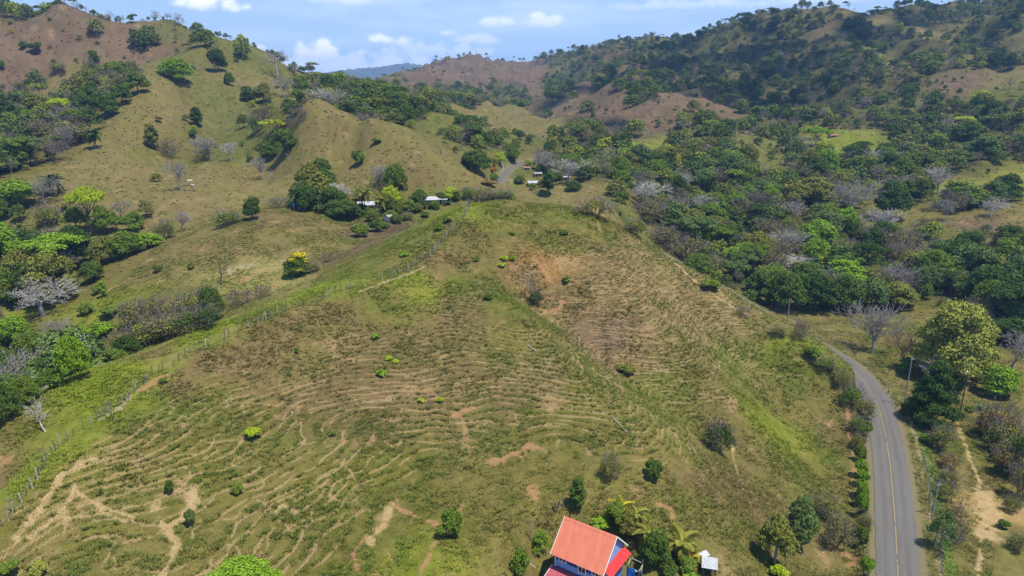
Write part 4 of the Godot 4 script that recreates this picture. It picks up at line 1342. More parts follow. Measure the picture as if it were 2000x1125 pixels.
# across, top, foot, width in the frame; kind, leaf, wood; label
const NAMED := [
	# right side of the road, near to far
	[1815, 712, 836, 88, "cone_a", "deep_leaf", "bark", "dark layered conical tree beside the road bend"],
	[1853, 598, 742, 158, "big_a", "pale_leaf", "bark", "largest pale yellow-green flowering broadleaf tree above the dark roadside tree"],
	[1818, 690, 745, 70, "fan_b", "", "white_bark", "white leafless tree right behind the dark conical tree"],
	[1702, 594, 690, 102, "fan_a", "", "grey_bark", "fan-shaped leafless tree alone on the roadside pasture"],
	[1758, 650, 724, 56, "fan_b", "", "red_bark", "reddish leafless tree left of the largest pale green tree"],
	[1772, 690, 728, 40, "bush_a", "mid_leaf", "bark", "green bush at the foot of the reddish leafless tree"],
	[1947, 714, 772, 72, "round_a", "fresh_leaf", "bark", "fresh green round tree near the right edge above the lamp pole"],
	[1974, 655, 724, 84, "fan_b", "", "grey_bark", "grey leafless tree at the right edge behind the fresh green round tree"],
	[1559, 618, 660, 42, "scrub_c", "grey_leaf", "twig", "bare twiggy shrub where the road bends behind the hill"],
	[1388, 535, 562, 48, "bush_a", "mid_leaf", "bark", "low green bush on the far road edge by the hill's right rim"],
	[1945, 785, 862, 88, "scrub_b", "brown_leaf", "twig", "big brown scrub bush on the bank at the right edge"],
	[1975, 850, 905, 70, "scrub_b", "olive_leaf", "twig", "grey-green scrub below the big brown scrub at right edge"],
	[1992, 905, 975, 60, "scrub_b", "grey_leaf", "twig", "grey scrub cut by the right edge beside the bare soil"],
	[1835, 825, 878, 52, "scrub_b", "olive_leaf", "twig", "olive shrub just below the dark conical tree"],
	[1812, 838, 868, 34, "bush_b", "mid_leaf", "bark", "small green bush between the road and the olive shrub"],
	[1835, 995, 1075, 58, "thin_a", "blue_leaf", "grey_bark", "thin small tree in the roadside fence line"],
	[1875, 745, 760, 14, "herb_a", "mid_leaf", "twig", "tiny bush left of the lamp pole's top"],
	[1893, 788, 804, 18, "herb_a", "mid_leaf", "twig", "tiny bush on the path right of the lamp pole"],
	[1915, 784, 800, 16, "herb_a", "fresh_leaf", "twig", "tiny round bush farther right of the lamp pole"],
	[1862, 1020, 1060, 40, "scrub_c", "grey_leaf", "twig", "leafless shrub beside the heap of cut brush"],
	[1850, 912, 950, 36, "scrub_b", "olive_leaf", "twig", "shrub hanging over the eroded roadside bank"],
	[1985, 1040, 1075, 40, "scrub_b", "olive_leaf", "twig", "low shrub on the right edge below the bare soil"],
	# bank left of the road
	[1682, 905, 945, 26, "bush_b", "fresh_leaf", "bark", "bush of the bright roadside hedge second from the top"],
	[1684, 940, 980, 26, "bush_a", "fresh_leaf", "bark", "bush of the bright roadside hedge second from the bottom"],
	[1679, 862, 900, 28, "bush_a", "mid_leaf", "bark", "dull bush just above the bright roadside hedge"],
	[1674, 838, 876, 34, "scrub_b", "olive_leaf", "twig", "olive shrub above the bright roadside hedge"],
	[1672, 805, 845, 36, "scrub_b", "mid_leaf", "twig", "green shrub on the bank left of the road bend"],
	[1640, 715, 752, 40, "scrub_b", "olive_leaf", "twig", "olive shrub at the hill rim above the road bend"],
	[1612, 690, 722, 44, "scrub_b", "mid_leaf", "twig", "green shrub hiding the road beyond its bend"],
	[1585, 668, 698, 40, "bush_a", "mid_leaf", "bark", "leafy bush hiding the road farther beyond its bend"],
	[1520, 630, 655, 36, "scrub_b", "olive_leaf", "twig", "olive shrub on the rim midway to the hill crest"],
	[1450, 592, 616, 34, "scrub_c", "olive_leaf", "twig", "thin shrub on the rim near the low green road bush"],
	[1688, 1000, 1035, 30, "scrub_b", "olive_leaf", "twig", "olive shrub right below the bright roadside hedge"],
	[1962, 815, 885, 80, "scrub_b", "olive_leaf", "twig", "olive scrub mass right of the big brown scrub"],
	[1990, 860, 930, 70, "heap_a", "dark_leaf", "bark", "dark leafy mass on the right edge above bare soil"],
	[1968, 870, 930, 60, "scrub_b", "brown_leaf", "twig", "brown scrub left of the dark mass on right edge"],
	[1930, 800, 850, 56, "scrub_b", "brown_leaf", "twig", "brown scrub left part of the right bank"],
	[1850, 880, 912, 40, "scrub_b", "brown_leaf", "twig", "brown twiggy shrub on the eroded bank's top"],
	[1842, 935, 975, 44, "scrub_b", "olive_leaf", "twig", "olive shrub on the bank behind the roadside posts"],
	[1870, 985, 1020, 36, "scrub_c", "brown_leaf", "twig", "dry shrub right of the roadside posts"],
	[1975, 965, 1000, 36, "scrub_b", "olive_leaf", "twig", "small shrub right of the bare soil"],
	[1960, 1010, 1032, 24, "bush_b", "dark_leaf", "bark", "small dark bush right of the bare soil"],
	[692, 398, 424, 40, "heap_a", "dark_leaf", "bark", "dark tree in front of the shining village roof"],
	[728, 408, 432, 32, "heap_a", "mid_leaf", "bark", "green tree right below the left village palm"],
	[845, 388, 408, 22, "bush_a", "mid_leaf", "bark", "leafy bush before the pale zinc roof"],
	[815, 394, 414, 26, "heap_a", "olive_leaf", "bark", "olive tree left of the pale zinc roof"],
	[872, 386, 400, 18, "bush_b", "dark_leaf", "bark", "dark bush right before the white zinc hut"],
	[775, 412, 436, 30, "bush_a", "dark_leaf", "bark", "dark bush right of the low grey-roofed hut"],
	[650, 398, 424, 34, "bush_a", "dark_leaf", "bark", "dark bush before the ochre hut"],
	[748, 428, 446, 30, "bush_a", "dark_leaf", "bark", "dark bush below the low grey-roofed hut"],
	[795, 408, 430, 30, "scrub_b", "olive_leaf", "twig", "dull scrub in the village's lower middle"],
	[1040, 352, 370, 24, "bush_a", "mid_leaf", "bark", "bush at the left end of the long zinc-roofed house"],
	[1015, 340, 358, 26, "heap_a", "mid_leaf", "bark", "green tree below the far road's pole"],
	[1085, 330, 352, 40, "heap_a", "mid_leaf", "bark", "broad tree behind the long zinc-roofed house"],
	[1120, 350, 372, 36, "heap_a", "dark_leaf", "bark", "dark tree right of the long zinc-roofed house"],
	[1685, 770, 815, 50, "scrub_b", "olive_leaf", "twig", "uppermost shrub on the cut bank left of the road"],
	[1660, 742, 790, 46, "scrub_b", "mid_leaf", "twig", "leafy shrub where the road first leaves the hill"],
	[1688, 812, 850, 30, "bush_b", "mid_leaf", "bark", "leafy bush overhanging the left kerb of the road"],
	[1680, 885, 930, 26, "bush_b", "fresh_leaf", "bark", "upper bush of the bright green hedge along the road"],
	[1681, 925, 965, 26, "bush_b", "fresh_leaf", "bark", "middle bush of the bright green hedge along the road"],
	[1683, 955, 1000, 28, "bush_a", "fresh_leaf", "bark", "lower bush of the bright green hedge along the road"],
	[1690, 1072, 1130, 30, "bush_b", "fresh_leaf", "bark", "bright green bush at the bottom edge left of the road"],
	[1683, 1020, 1062, 28, "bush_a", "mid_leaf", "bark", "dull green bush below the roadside hedge"],
	[1560, 975, 1062, 76, "lobed_b", "blue_leaf", "grey_bark", "blue-green small tree on the bank near the road's lower left"],
	[1512, 1000, 1102, 80, "lobed_c", "olive_leaf", "grey_bark", "olive green tree left of the blue-green small tree"],
	[1628, 1000, 1070, 62, "scrub_a", "grey_leaf", "twig", "grey twiggy thicket between the small trees and the road"],
	[1610, 960, 1010, 56, "scrub_b", "olive_leaf", "twig", "dull scrub above the grey twiggy thicket"],
	[1518, 1094, 1130, 42, "bush_a", "lime_leaf", "bark", "yellow-green bush at the bottom edge"],
	[1400, 808, 882, 68, "scrub_b", "deep_leaf", "twig", "dark dome of scrub alone on the green right face"],
	[1277, 885, 934, 44, "bush_a", "dark_leaf", "bark", "dark green shrub in the hollow above the house"],
	[1191, 878, 935, 48, "scrub_b", "olive_leaf", "twig", "thin olive shrub in the hollow above the house"],
	[1128, 930, 994, 34, "tall_a", "dark_leaf", "bark", "narrow upright dark tree just above the house roof"],
	[885, 978, 1045, 52, "bush_a", "mid_leaf", "bark", "round green bush on the slope left of the house"],
	[866, 1012, 1050, 34, "bush_b", "mid_leaf", "bark", "smaller bush joined to the round green bush left of house"],
	# yard of the house
	[1017, 1058, 1125, 50, "bush_a", "mid_leaf", "bark", "dense green shrub left of the house porch"],
	[1056, 1030, 1080, 38, "thin_a", "fresh_leaf", "bark", "small airy tree beside the house's left gable"],
	[1203, 970, 1025, 52, "lobed_c", "mid_leaf", "bark", "leafy tree right behind the house ridge"],
	[1225, 990, 1045, 40, "round_b", "olive_leaf", "bark", "olive leafy tree behind the ridge beside the palms"],
	[1280, 1030, 1105, 58, "round_b", "dark_leaf", "bark", "dark dense tree at the house's right corner"],
	[1175, 1000, 1030, 50, "bush_a", "fresh_leaf", "bark", "bright bushes just above the house ridge"],
	[1340, 1075, 1112, 50, "bush_a", "mid_leaf", "bark", "round bush left of the small zinc shed"],
	[1345, 1110, 1140, 40, "bush_b", "fresh_leaf", "bark", "fresh bush on the bottom edge below the zinc shed"],
	[1305, 1085, 1130, 36, "bush_b", "dark_leaf", "bark", "dark bush below the dense tree at house corner"],
	[470, 1092, 1190, 185, "big_a", "fresh_leaf", "bark", "bright green tree crown rising into the bottom edge"],
	[80, 1090, 1122, 40, "bush_a", "pale_leaf", "twig", "yellowish bush at the bottom left"],
	[17, 1088, 1122, 44, "bush_b", "mid_leaf", "twig", "green bush in the bottom left corner"],
	# scattered on the near hill
	[494, 822, 858, 32, "bush_b", "lime_leaf", "bark", "bright yellow-green bush alone among the cattle tracks"],
	[465, 936, 962, 32, "bush_a", "mid_leaf", "twig", "dull bush among the lower cattle tracks"],
	[649, 833, 851, 16, "herb_a", "mid_leaf", "twig", "tiny upright bush among the middle cattle tracks"],
	[332, 930, 962, 20, "herb_a", "dark_leaf", "twig", "small dark shrub in the grassy channel among tracks"],
	[372, 985, 1025, 24, "bush_b", "blue_leaf", "twig", "grey-green shrub lower in the grassy channel"],
	[823, 772, 784, 14, "herb_a", "lime_leaf", "twig", "left one of two tiny bright bushes mid-slope"],
	[859, 769, 784, 14, "herb_a", "lime_leaf", "twig", "right one of two tiny bright bushes mid-slope"],
	[732, 645, 661, 18, "herb_a", "fresh_leaf", "twig", "uppermost tiny bush of the slope's small column"],
	[758, 689, 703, 16, "herb_a", "lime_leaf", "twig", "left tiny bush of the touching pair mid-column"],
	[772, 697, 708, 16, "herb_a", "lime_leaf", "twig", "right tiny bush of the touching pair mid-column"],
	[746, 714, 733, 22, "herb_a", "fresh_leaf", "twig", "lowest and biggest tiny bush of the slope's small column"],
	[984, 494, 507, 18, "herb_a", "lime_leaf", "twig", "middle bright bush near the hilltop"],
	[1000, 494, 508, 14, "herb_a", "fresh_leaf", "twig", "right bright bush near the hilltop"],
	[979, 508, 520, 18, "herb_a", "lime_leaf", "twig", "lower bright bush near the hilltop"],
	[930, 497, 510, 14, "herb_a", "mid_leaf", "twig", "left dull bush near the hilltop"],
	[790, 484, 500, 22, "herb_a", "fresh_leaf", "twig", "bush on the green strip left of the ridge fence"],
	[874, 418, 434, 20, "herb_a", "dark_leaf", "twig", "dark bush high on the green strip by the fence"],
	[856, 432, 450, 18, "herb_a", "mid_leaf", "twig", "bush below the dark one high on the green strip"],
	[1224, 700, 728, 40, "bush_a", "olive_leaf", "twig", "olive bush in the gully of the right face"],
	[1105, 532, 552, 18, "herb_a", "mid_leaf", "twig", "small bush left of the upper gully"],
	[1100, 446, 457, 20, "herb_a", "dark_leaf", "twig", "low dark bush near the crest right of the summit"],
	[1000, 447, 457, 18, "herb_a", "olive_leaf", "twig", "low dull bush just below the summit"],
	[954, 568, 584, 22, "herb_a", "dark_leaf", "twig", "low dark bush left of the dead gully tree"],
	[1046, 555, 596, 30, "scrub_b", "deep_leaf", "twig", "dark twiggy bush at the dead gully tree's foot"],
	[1036, 520, 588, 34, "snag_a", "", "grey_bark", "thin dead tree standing in the upper gully"],
	[318, 732, 746, 20, "herb_a", "mid_leaf", "twig", "small bush at the orange scar by the ridge fence"],
	[580, 672, 690, 10, "herb_a", "mid_leaf", "twig", "tiny plant among brown grass below the ridge fence"],
	[92, 778, 842, 68, "lean_a", "", "white_bark", "white dead tree leaning left on the lower green strip"],
	[220, 782, 822, 36, "snag_a", "", "post_wood", "leafless crooked tree on the ridge fence line"],
	[252, 760, 786, 14, "snag_a", "", "post_wood", "slim leafless sapling on the ridge fence above the crooked tree"],
	# left gully and second hill
	[8, 752, 826, 74, "heap_a", "dark_leaf", "bark", "dark broad tree on the left edge just behind the green strip"],
	[52, 738, 790, 62, "heap_a", "mid_leaf", "bark", "mid-green tree just behind the green strip near left edge"],
	[98, 722, 760, 54, "lobed_b", "dark_leaf", "bark", "dark tree just behind the green mound at left"],
	[-5, 700, 770, 70, "lobed_c", "mid_leaf", "bark", "green tree cut by the left edge above the strip"],
	[262, 580, 640, 64, "scrub_b", "olive_leaf", "twig", "upper left bush of the grey thicket in the gully"],
	[300, 575, 645, 70, "scrub_a", "grey_leaf", "twig", "grey bush high in the gully thicket"],
	[290, 610, 675, 76, "scrub_b", "olive_leaf", "twig", "lowest left bush of the gully thicket"],
	[345, 570, 632, 72, "scrub_b", "grey_leaf", "twig", "middle grey bush of the gully thicket"],
	[335, 600, 662, 74, "scrub_b", "olive_leaf", "twig", "lower middle olive bush of the gully thicket"],
	[388, 556, 622, 74, "scrub_b", "olive_leaf", "twig", "olive bush in the gully thicket's right half"],
	[375, 590, 650, 66, "scrub_b", "dark_leaf", "twig", "dark bush low in the gully thicket's right half"],
	[415, 560, 628, 58, "heap_a", "dark_leaf", "bark", "dark green tree at the right end of the gully thicket"],
	[410, 585, 640, 52, "scrub_b", "deep_leaf", "twig", "very dark bush at the gully thicket's right foot"],
	[240, 640, 682, 56, "scrub_b", "grey_leaf", "twig", "grey bush at the gully thicket's left foot"],
	[470, 560, 596, 50, "scrub_c", "brown_leaf", "twig", "brown twiggy bush right of the gully thicket"],
	[510, 552, 582, 46, "scrub_c", "brown_leaf", "twig", "brown twigs along the gully's upper part"],
	[200, 620, 655, 50, "bush_a", "fresh_leaf", "bark", "fresh bush left of the gully thicket"],
	[215, 590, 618, 40, "bush_b", "mid_leaf", "bark", "leafy bush above left of the gully thicket"],
	[170, 585, 612, 40, "bush_a", "mid_leaf", "bark", "leafy bush right of the wide grey leafless tree"],
	[160, 630, 660, 44, "bush_a", "fresh_leaf", "bark", "fresh bush by the pale leafless valley tree"],
	[60, 650, 700, 70, "heap_a", "mid_leaf", "bark", "broad mid-green tree in the lower left valley"],
	[25, 690, 755, 80, "heap_a", "dark_leaf", "bark", "broad dark tree at the left edge above the green strip"],
	[90, 690, 745, 66, "lobed_b", "olive_leaf", "bark", "olive tree left of the brightest green valley tree"],
	[30, 620, 668, 70, "heap_a", "fresh_leaf", "bark", "fresh broad tree at the left edge of the lower valley"],
	[640, 490, 512, 26, "scrub_c", "brown_leaf", "twig", "brown bush beside the blossoming tree"],
	[612, 505, 532, 34, "scrub_b", "olive_leaf", "twig", "olive bush touching the blossoming tree"],
	[581, 490, 538, 52, "round_b", "dark_leaf", "bark", "round dark tree topped with yellow blossom beside the green strip"],
	[434, 505, 556, 44, "snag_a", "", "red_bark", "leafless tree on the second hill by the pale clearing"],
	[308, 512, 532, 18, "bush_b", "dark_leaf", "bark", "small round dark bush alone on the second hill"],
	[373, 508, 526, 14, "herb_a", "olive_leaf", "twig", "faint olive bush on the second hill"],
	[190, 552, 574, 24, "bush_b", "mid_leaf", "bark", "leafy bush left below the second hill's shoulder"],
	[202, 550, 580, 18, "tall_a", "fresh_leaf", "bark", "narrow leafy sapling below the second hill's shoulder"],
	[147, 660, 742, 72, "heap_a", "fresh_leaf", "bark", "brightest green tree at the left valley's lower rim"],
	[119, 622, 668, 62, "fan_b", "", "grey_bark", "pale leafless tree above the brightest green valley tree"],
	[108, 498, 592, 104, "lobed_a", "olive_leaf", "bark", "large olive green tree in the left valley"],
	[84, 545, 616, 122, "dome_a", "", "white_bark", "wide grey leafless tree in front of the large olive tree"],
	[18, 436, 528, 66, "lobed_c", "fresh_leaf", "bark", "tall fresh green tree cut by the left edge"],
	[10, 530, 590, 60, "lobed_b", "mid_leaf", "bark", "green tree on the left edge below the tall fresh one"],
	[212, 462, 512, 72, "heap_a", "olive_leaf", "bark", "left tree of the olive row above the second hill"],
	[250, 452, 500, 72, "heap_a", "mid_leaf", "bark", "middle tree of the olive row above the second hill"],
	[290, 450, 484, 60, "lobed_c", "fresh_leaf", "bark", "right fresh tree of the olive row above the second hill"],
	[178, 374, 456, 66, "flat_a", "lime_leaf", "bark", "yellow-topped tree rising from the left valley clump"],
	[150, 402, 452, 52, "lobed_c", "mid_leaf", "bark", "green tree left of the yellow-topped tree"],
	[206, 406, 456, 54, "lobed_b", "mid_leaf", "bark", "green tree right of the yellow-topped tree"],
	[238, 392, 432, 42, "fan_b", "", "grey_bark", "grey leafless tree right behind the yellow-topped clump"],
	[287, 390, 425, 36, "thin_a", "olive_leaf", "bark", "airy tree at the right end of the valley clump"],
	[262, 415, 450, 50, "lobed_b", "mid_leaf", "bark", "low green tree at the valley clump's right half"],
	[325, 425, 466, 46, "scrub_b", "olive_leaf", "twig", "dull scrub tree closing the valley clump on the right"],
	[355, 412, 452, 44, "fan_b", "", "grey_bark", "grey leafless tree beside the valley clump's right end"],
	[112, 440, 476, 78, "scrub_c", "grey_leaf", "twig", "wide grey leafless thicket below the left clump"],
	[150, 470, 500, 36, "thin_a", "dark_leaf", "bark", "small dark tree below the yellow-topped clump"],
	[95, 398, 440, 56, "scrub_b", "olive_leaf", "twig", "dull bushy tree left of the yellow-topped clump"],
	[38, 352, 406, 66, "round_a", "fresh_leaf", "bark", "fresh green round tree on the left edge of the tan slope"],
	[445, 404, 440, 56, "scrub_b", "mid_leaf", "twig", "bushy thicket left of the small round dark tree"],
	[494, 381, 428, 36, "round_b", "deep_leaf", "bark", "small round dark tree on the second hill's crest"],
	[548, 380, 405, 54, "scrub_c", "grey_leaf", "twig", "grey leafless thicket left of the village trees"],
	# village trees
	[706, 392, 418, 30, "lobed_c", "dark_leaf", "bark", "dark tree screening the left of the shining village roof"],
	[722, 400, 424, 24, "lobed_b", "mid_leaf", "bark", "green tree screening the right of the shining village roof"],
	[826, 388, 408, 22, "heap_a", "dark_leaf", "bark", "dark tree screening the left of the pale zinc roof"],
	[852, 390, 408, 20, "heap_a", "mid_leaf", "bark", "green tree screening the middle of the pale zinc roof"],
	[756, 380, 412, 34, "lobed_b", "dark_leaf", "bark", "dark tree between the village palms and bright tree"],
	[782, 392, 420, 28, "heap_a", "mid_leaf", "bark", "green tree in the middle of the village belt"],
	[1058, 348, 366, 20, "heap_a", "olive_leaf", "bark", "olive tree before the long zinc roof's right end"],
	[597, 358, 412, 46, "round_b", "deep_leaf", "bark", "round very dark tree at the village's left end"],
	[624, 309, 372, 78, "lobed_b", "dark_leaf", "bark", "tall dark tree behind the village's left end"],
	[650, 360, 416, 66, "lobed_a", "dark_leaf", "bark", "broad dark village tree right of the round one"],
	[672, 382, 428, 56, "round_a", "dark_leaf", "bark", "dark village tree shading the first roof"],
	[764, 358, 398, 40, "round_a", "lime_leaf", "bark", "bright yellow-green round tree behind the palms"],
	[879, 361, 392, 32, "round_b", "lime_leaf", "bark", "bright yellow-green small tree beside the zinc roof"],
	[862, 372, 394, 26, "round_b", "dark_leaf", "bark", "dark tree left of the bright small tree by the zinc roof"],
	[890, 366, 392, 20, "round_b", "dark_leaf", "bark", "dark tree right of the bright small tree by the zinc roof"],
	[820, 368, 396, 42, "lobed_b", "dark_leaf", "bark", "dark broad tree behind the village's middle"],
	[790, 380, 416, 40, "lobed_c", "olive_leaf", "bark", "dull tree right of the palms"],
	[802, 385, 418, 26, "lobed_c", "mid_leaf", "bark", "green tree in the village's middle"],
	[735, 420, 452, 40, "bush_a", "dark_leaf", "bark", "dark leafy thicket at the village's foot"],
	[705, 428, 462, 44, "bush_a", "mid_leaf", "bark", "green thicket at the village's lower left foot"],
	[765, 402, 428, 34, "bush_a", "mid_leaf", "bark", "green bush between the palms and the low roof"],
	[736, 318, 367, 62, "fan_a", "", "grey_bark", "bare grey tree on the tan slope above the village"],
	[830, 408, 424, 20, "bush_b", "dark_leaf", "bark", "small dark bush below the zinc roof"],
	[945, 360, 392, 50, "scrub_a", "grey_leaf", "twig", "grey scrub on the summit's far side by the fence"],
	[985, 362, 390, 56, "scrub_b", "mid_leaf", "twig", "green scrub right behind the summit"],
	[915, 358, 388, 36, "scrub_b", "mid_leaf", "twig", "green scrub left of the summit behind the zinc roof"],
	[930, 285, 337, 60, "round_a", "dark_leaf", "bark", "large round dark tree left of the far road"],
	[1070, 335, 377, 28, "tall_a", "deep_leaf", "bark", "dark upright tree before the long zinc roof"],
	[961, 318, 338, 16, "bush_b", "orange_leaf", "bark", "orange flowering bush beside the far road"],
	[965, 334, 354, 28, "bush_a", "mid_leaf", "bark", "green bush below the orange one by the far road"],
	[955, 345, 362, 34, "bush_b", "brown_leaf", "twig", "tan bush left of the far road's foot"],
	[976, 292, 322, 26, "lobed_c", "lime_leaf", "bark", "left yellow-green tree above the far road"],
	[1000, 280, 318, 34, "lobed_b", "mid_leaf", "bark", "tall green tree above the far road's bend"],
	[1032, 308, 324, 16, "round_b", "lime_leaf", "bark", "lime green bush by the far road's pole"],
	[966, 305, 326, 20, "lobed_c", "olive_leaf", "bark", "dull tree left of the far road bend"],
	[860, 278, 302, 24, "snag_a", "", "red_bark", "reddish leafless sapling on the rim of the tan knob"],
	# tan slopes on the left
	[299, 246, 290, 30, "tall_a", "olive_leaf", "bark", "upright olive tree mid-slope on the tan hillside"],
	[409, 272, 302, 38, "fan_b", "", "grey_bark", "bare small tree in the middle of the tan hillside"],
	[451, 278, 312, 40, "fan_b", "", "white_bark", "pale bare tree right of the tan hillside's middle"],
	[332, 272, 306, 50, "scrub_c", "olive_leaf", "twig", "thin shrubs right of the upright olive tree"],
	[353, 315, 372, 44, "fan_b", "", "grey_bark", "bare tree with the white cattle beside it"],
	[513, 305, 351, 42, "fan_b", "", "grey_bark", "taller bare tree below the dark green knob tree"],
	[534, 330, 356, 24, "snag_a", "", "grey_bark", "small bare tree right of the taller one"],
	[570, 294, 336, 16, "snag_a", "", "grey_bark", "slim bare tree in the fold of the tan knob"],
	[305, 334, 355, 26, "bush_a", "olive_leaf", "bark", "low bush on the lower tan hillside"],
	[556, 246, 302, 58, "lobed_c", "dark_leaf", "bark", "big dark green tree in the hollow left of the tan knob"],
	[527, 276, 308, 40, "round_b", "dark_leaf", "bark", "dark tree below left of the big hollow tree"],
	[385, 212, 246, 26, "tall_a", "deep_leaf", "bark", "dark layered tree high on the tan hillside"],
	[378, 250, 268, 20, "bush_a", "dark_leaf", "bark", "dark bush below the layered tree"],
	[310, 222, 238, 14, "bush_b", "brown_leaf", "twig", "brown bush high on the tan hillside"],
	[500, 218, 262, 34, "scrub_b", "blue_leaf", "twig", "dull scrub tree in the upper hollow"],
	[520, 205, 258, 28, "fan_b", "", "red_bark", "reddish bare tree in the upper hollow"],
	[568, 228, 252, 30, "scrub_c", "grey_leaf", "twig", "grey shrub on the tan knob's left edge"],
	[585, 205, 235, 40, "scrub_c", "grey_leaf", "twig", "grey thicket on the tan knob's crest"],
	[700, 284, 322, 34, "bush_a", "mid_leaf", "bark", "green bush in the fold between the two tan knobs"],
	[735, 265, 280, 22, "bush_b", "blue_leaf", "bark", "grey-green agave-like clump on the fold's rim"],
	[346, 120, 156, 76, "heap_a", "fresh_leaf", "bark", "wide flat bright green tree on the upper left ridge"],
	[427, 96, 140, 38, "round_a", "deep_leaf", "bark", "dark round tree on the upper left ridge"],
	[448, 142, 166, 22, "round_b", "dark_leaf", "bark", "small dark tree below the round ridge tree"],
	[543, 101, 156, 60, "ceiba_a", "", "grey_bark", "great bare spreading tree on the left skyline"],
	[556, 152, 192, 40, "fan_b", "", "grey_bark", "bare tree below the great skyline tree"],
	[590, 145, 185, 34, "lobed_c", "mid_leaf", "bark", "green tree right of the great skyline tree"],
	[485, 168, 196, 30, "round_b", "dark_leaf", "bark", "dark small tree left above the upper hollow"],
	[515, 165, 200, 40, "lobed_b", "olive_leaf", "bark", "olive tree above the upper hollow"],
	[46, 80, 96, 18, "bush_a", "dark_leaf", "bark", "left dark bush on the brown upper hill"],
	[70, 79, 103, 28, "bush_b", "dark_leaf", "bark", "right dark bush on the brown upper hill"],
	[5, 118, 136, 16, "bush_a", "dark_leaf", "bark", "dark bush at the left edge of the brown upper hill"],
	[115, 124, 142, 34, "scrub_b", "olive_leaf", "twig", "olive scrub at the foot of the brown upper hill"],
	[185, 101, 124, 20, "round_b", "dark_leaf", "bark", "small dark tree on the brown upper hill"],
	[180, 118, 146, 34, "scrub_b", "blue_leaf", "twig", "dull scrub below the small dark tree of brown hill"],
	[257, 118, 137, 28, "scrub_b", "olive_leaf", "twig", "olive scrub on the right flank of the brown hill"],
	[221, 129, 140, 10, "bush_b", "dark_leaf", "bark", "tiny dark bush on the brown hill's flank"],
	[45, 158, 176, 36, "scrub_b", "olive_leaf", "twig", "scrub on the rim left of the yellow spur"],
	# left wood on the slope
	[210, 150, 192, 32, "lobed_c", "pale_leaf", "bark", "yellowish tree at the top of the left hillside wood"],
	[180, 165, 200, 44, "lobed_b", "dark_leaf", "bark", "dark tree at the top of the left hillside wood"],
	[240, 165, 205, 40, "lobed_c", "dark_leaf", "bark", "dark tree at the right top of the hillside wood"],
	[207, 182, 228, 56, "round_a", "dark_leaf", "bark", "broad dark tree at the hillside wood's right end"],
	[270, 146, 180, 50, "lobed_b", "mid_leaf", "bark", "green tree above the hillside wood's right end"],
	[165, 185, 230, 46, "lobed_a", "dark_leaf", "bark", "dark tree in the middle of the hillside wood"],
	[119, 198, 232, 44, "flat_b", "lime_leaf", "bark", "lime green flat crown in the hillside wood"],
	# right middle distance
	[1660, 348, 422, 100, "dome_a", "", "grey_bark", "great bare umbrella-shaped tree in the right valley"],
	[1736, 360, 426, 70, "lobed_b", "deep_leaf", "bark", "dark tree standing right of the great bare umbrella tree"],
	[1935, 388, 422, 52, "dome_a", "", "white_bark", "low white bare tree on the right meadow"],
	[1848, 392, 432, 44, "fan_b", "", "grey_bark", "grey bare tree left of the low white bare one"],
	[1832, 328, 378, 62, "fan_a", "", "white_bark", "white bare tree on the upper right meadow"],
	[1702, 445, 492, 42, "lobed_c", "deep_leaf", "white_bark", "dark-crowned tree with pale forked trunk in the right wood"],
	[1500, 455, 488, 44, "fan_b", "", "white_bark", "white bare tree rising in the right wood"],
	[1541, 495, 522, 88, "dome_a", "", "white_bark", "wide silvery bare crown in the right wood"],
	[1592, 250, 287, 56, "flat_a", "fresh_leaf", "bark", "umbrella-shaped green tree on the bright meadow knoll"],
	[1826, 270, 314, 36, "round_b", "deep_leaf", "bark", "dark upright tree right of the bright meadow"],
	[1745, 255, 280, 24, "round_b", "deep_leaf", "bark", "small dark tree at the bright meadow's right"],
	[1880, 230, 250, 44, "flat_b", "lime_leaf", "bark", "yellow-green crown on the right slope"],
	[1917, 178, 200, 40, "lobed_c", "lime_leaf", "bark", "yellow-green tree high on the right slope"],
	[1943, 105, 135, 36, "round_a", "deep_leaf", "bark", "dark tree on the rim of the right brown slope"],
	[1972, 108, 134, 24, "round_b", "deep_leaf", "bark", "smaller dark tree right on the brown slope's rim"],
	# dark row at the foot of the right wood
	[1480, 525, 590, 70, "lobed_b", "dark_leaf", "bark", "leftmost tree of the dark row by the pasture"],
	[1532, 528, 604, 86, "heap_a", "dark_leaf", "bark", "second tree of the dark row by the pasture"],
	[1590, 530, 605, 90, "heap_a", "deep_leaf", "bark", "third tree of the dark row by the pasture"],
	[1645, 535, 606, 84, "heap_a", "dark_leaf", "bark", "fourth tree of the dark row by the pasture"],
	[1700, 540, 604, 78, "lobed_a", "blue_leaf", "bark", "fifth tree of the dark row, greyer than the rest"],
	[1752, 545, 600, 76, "lobed_c", "olive_leaf", "bark", "rightmost olive tree of the dark row"],
	[1345, 450, 510, 76, "scrub_a", "grey_leaf", "twig", "grey leafless thicket behind the hill's right rim"],
	[1300, 430, 480, 70, "scrub_a", "grey_leaf", "twig", "grey leafless thicket at the top of the hill's right rim"],
	[1240, 418, 458, 54, "scrub_b", "olive_leaf", "twig", "olive scrub tree on the hill's right rim"],
	[1160, 378, 420, 90, "scrub_a", "olive_leaf", "twig", "wide grey-green scrub behind the hill's crest"],
	[1395, 490, 530, 60, "scrub_a", "grey_leaf", "twig", "grey leafless thicket lower along the hill's right rim"],
]

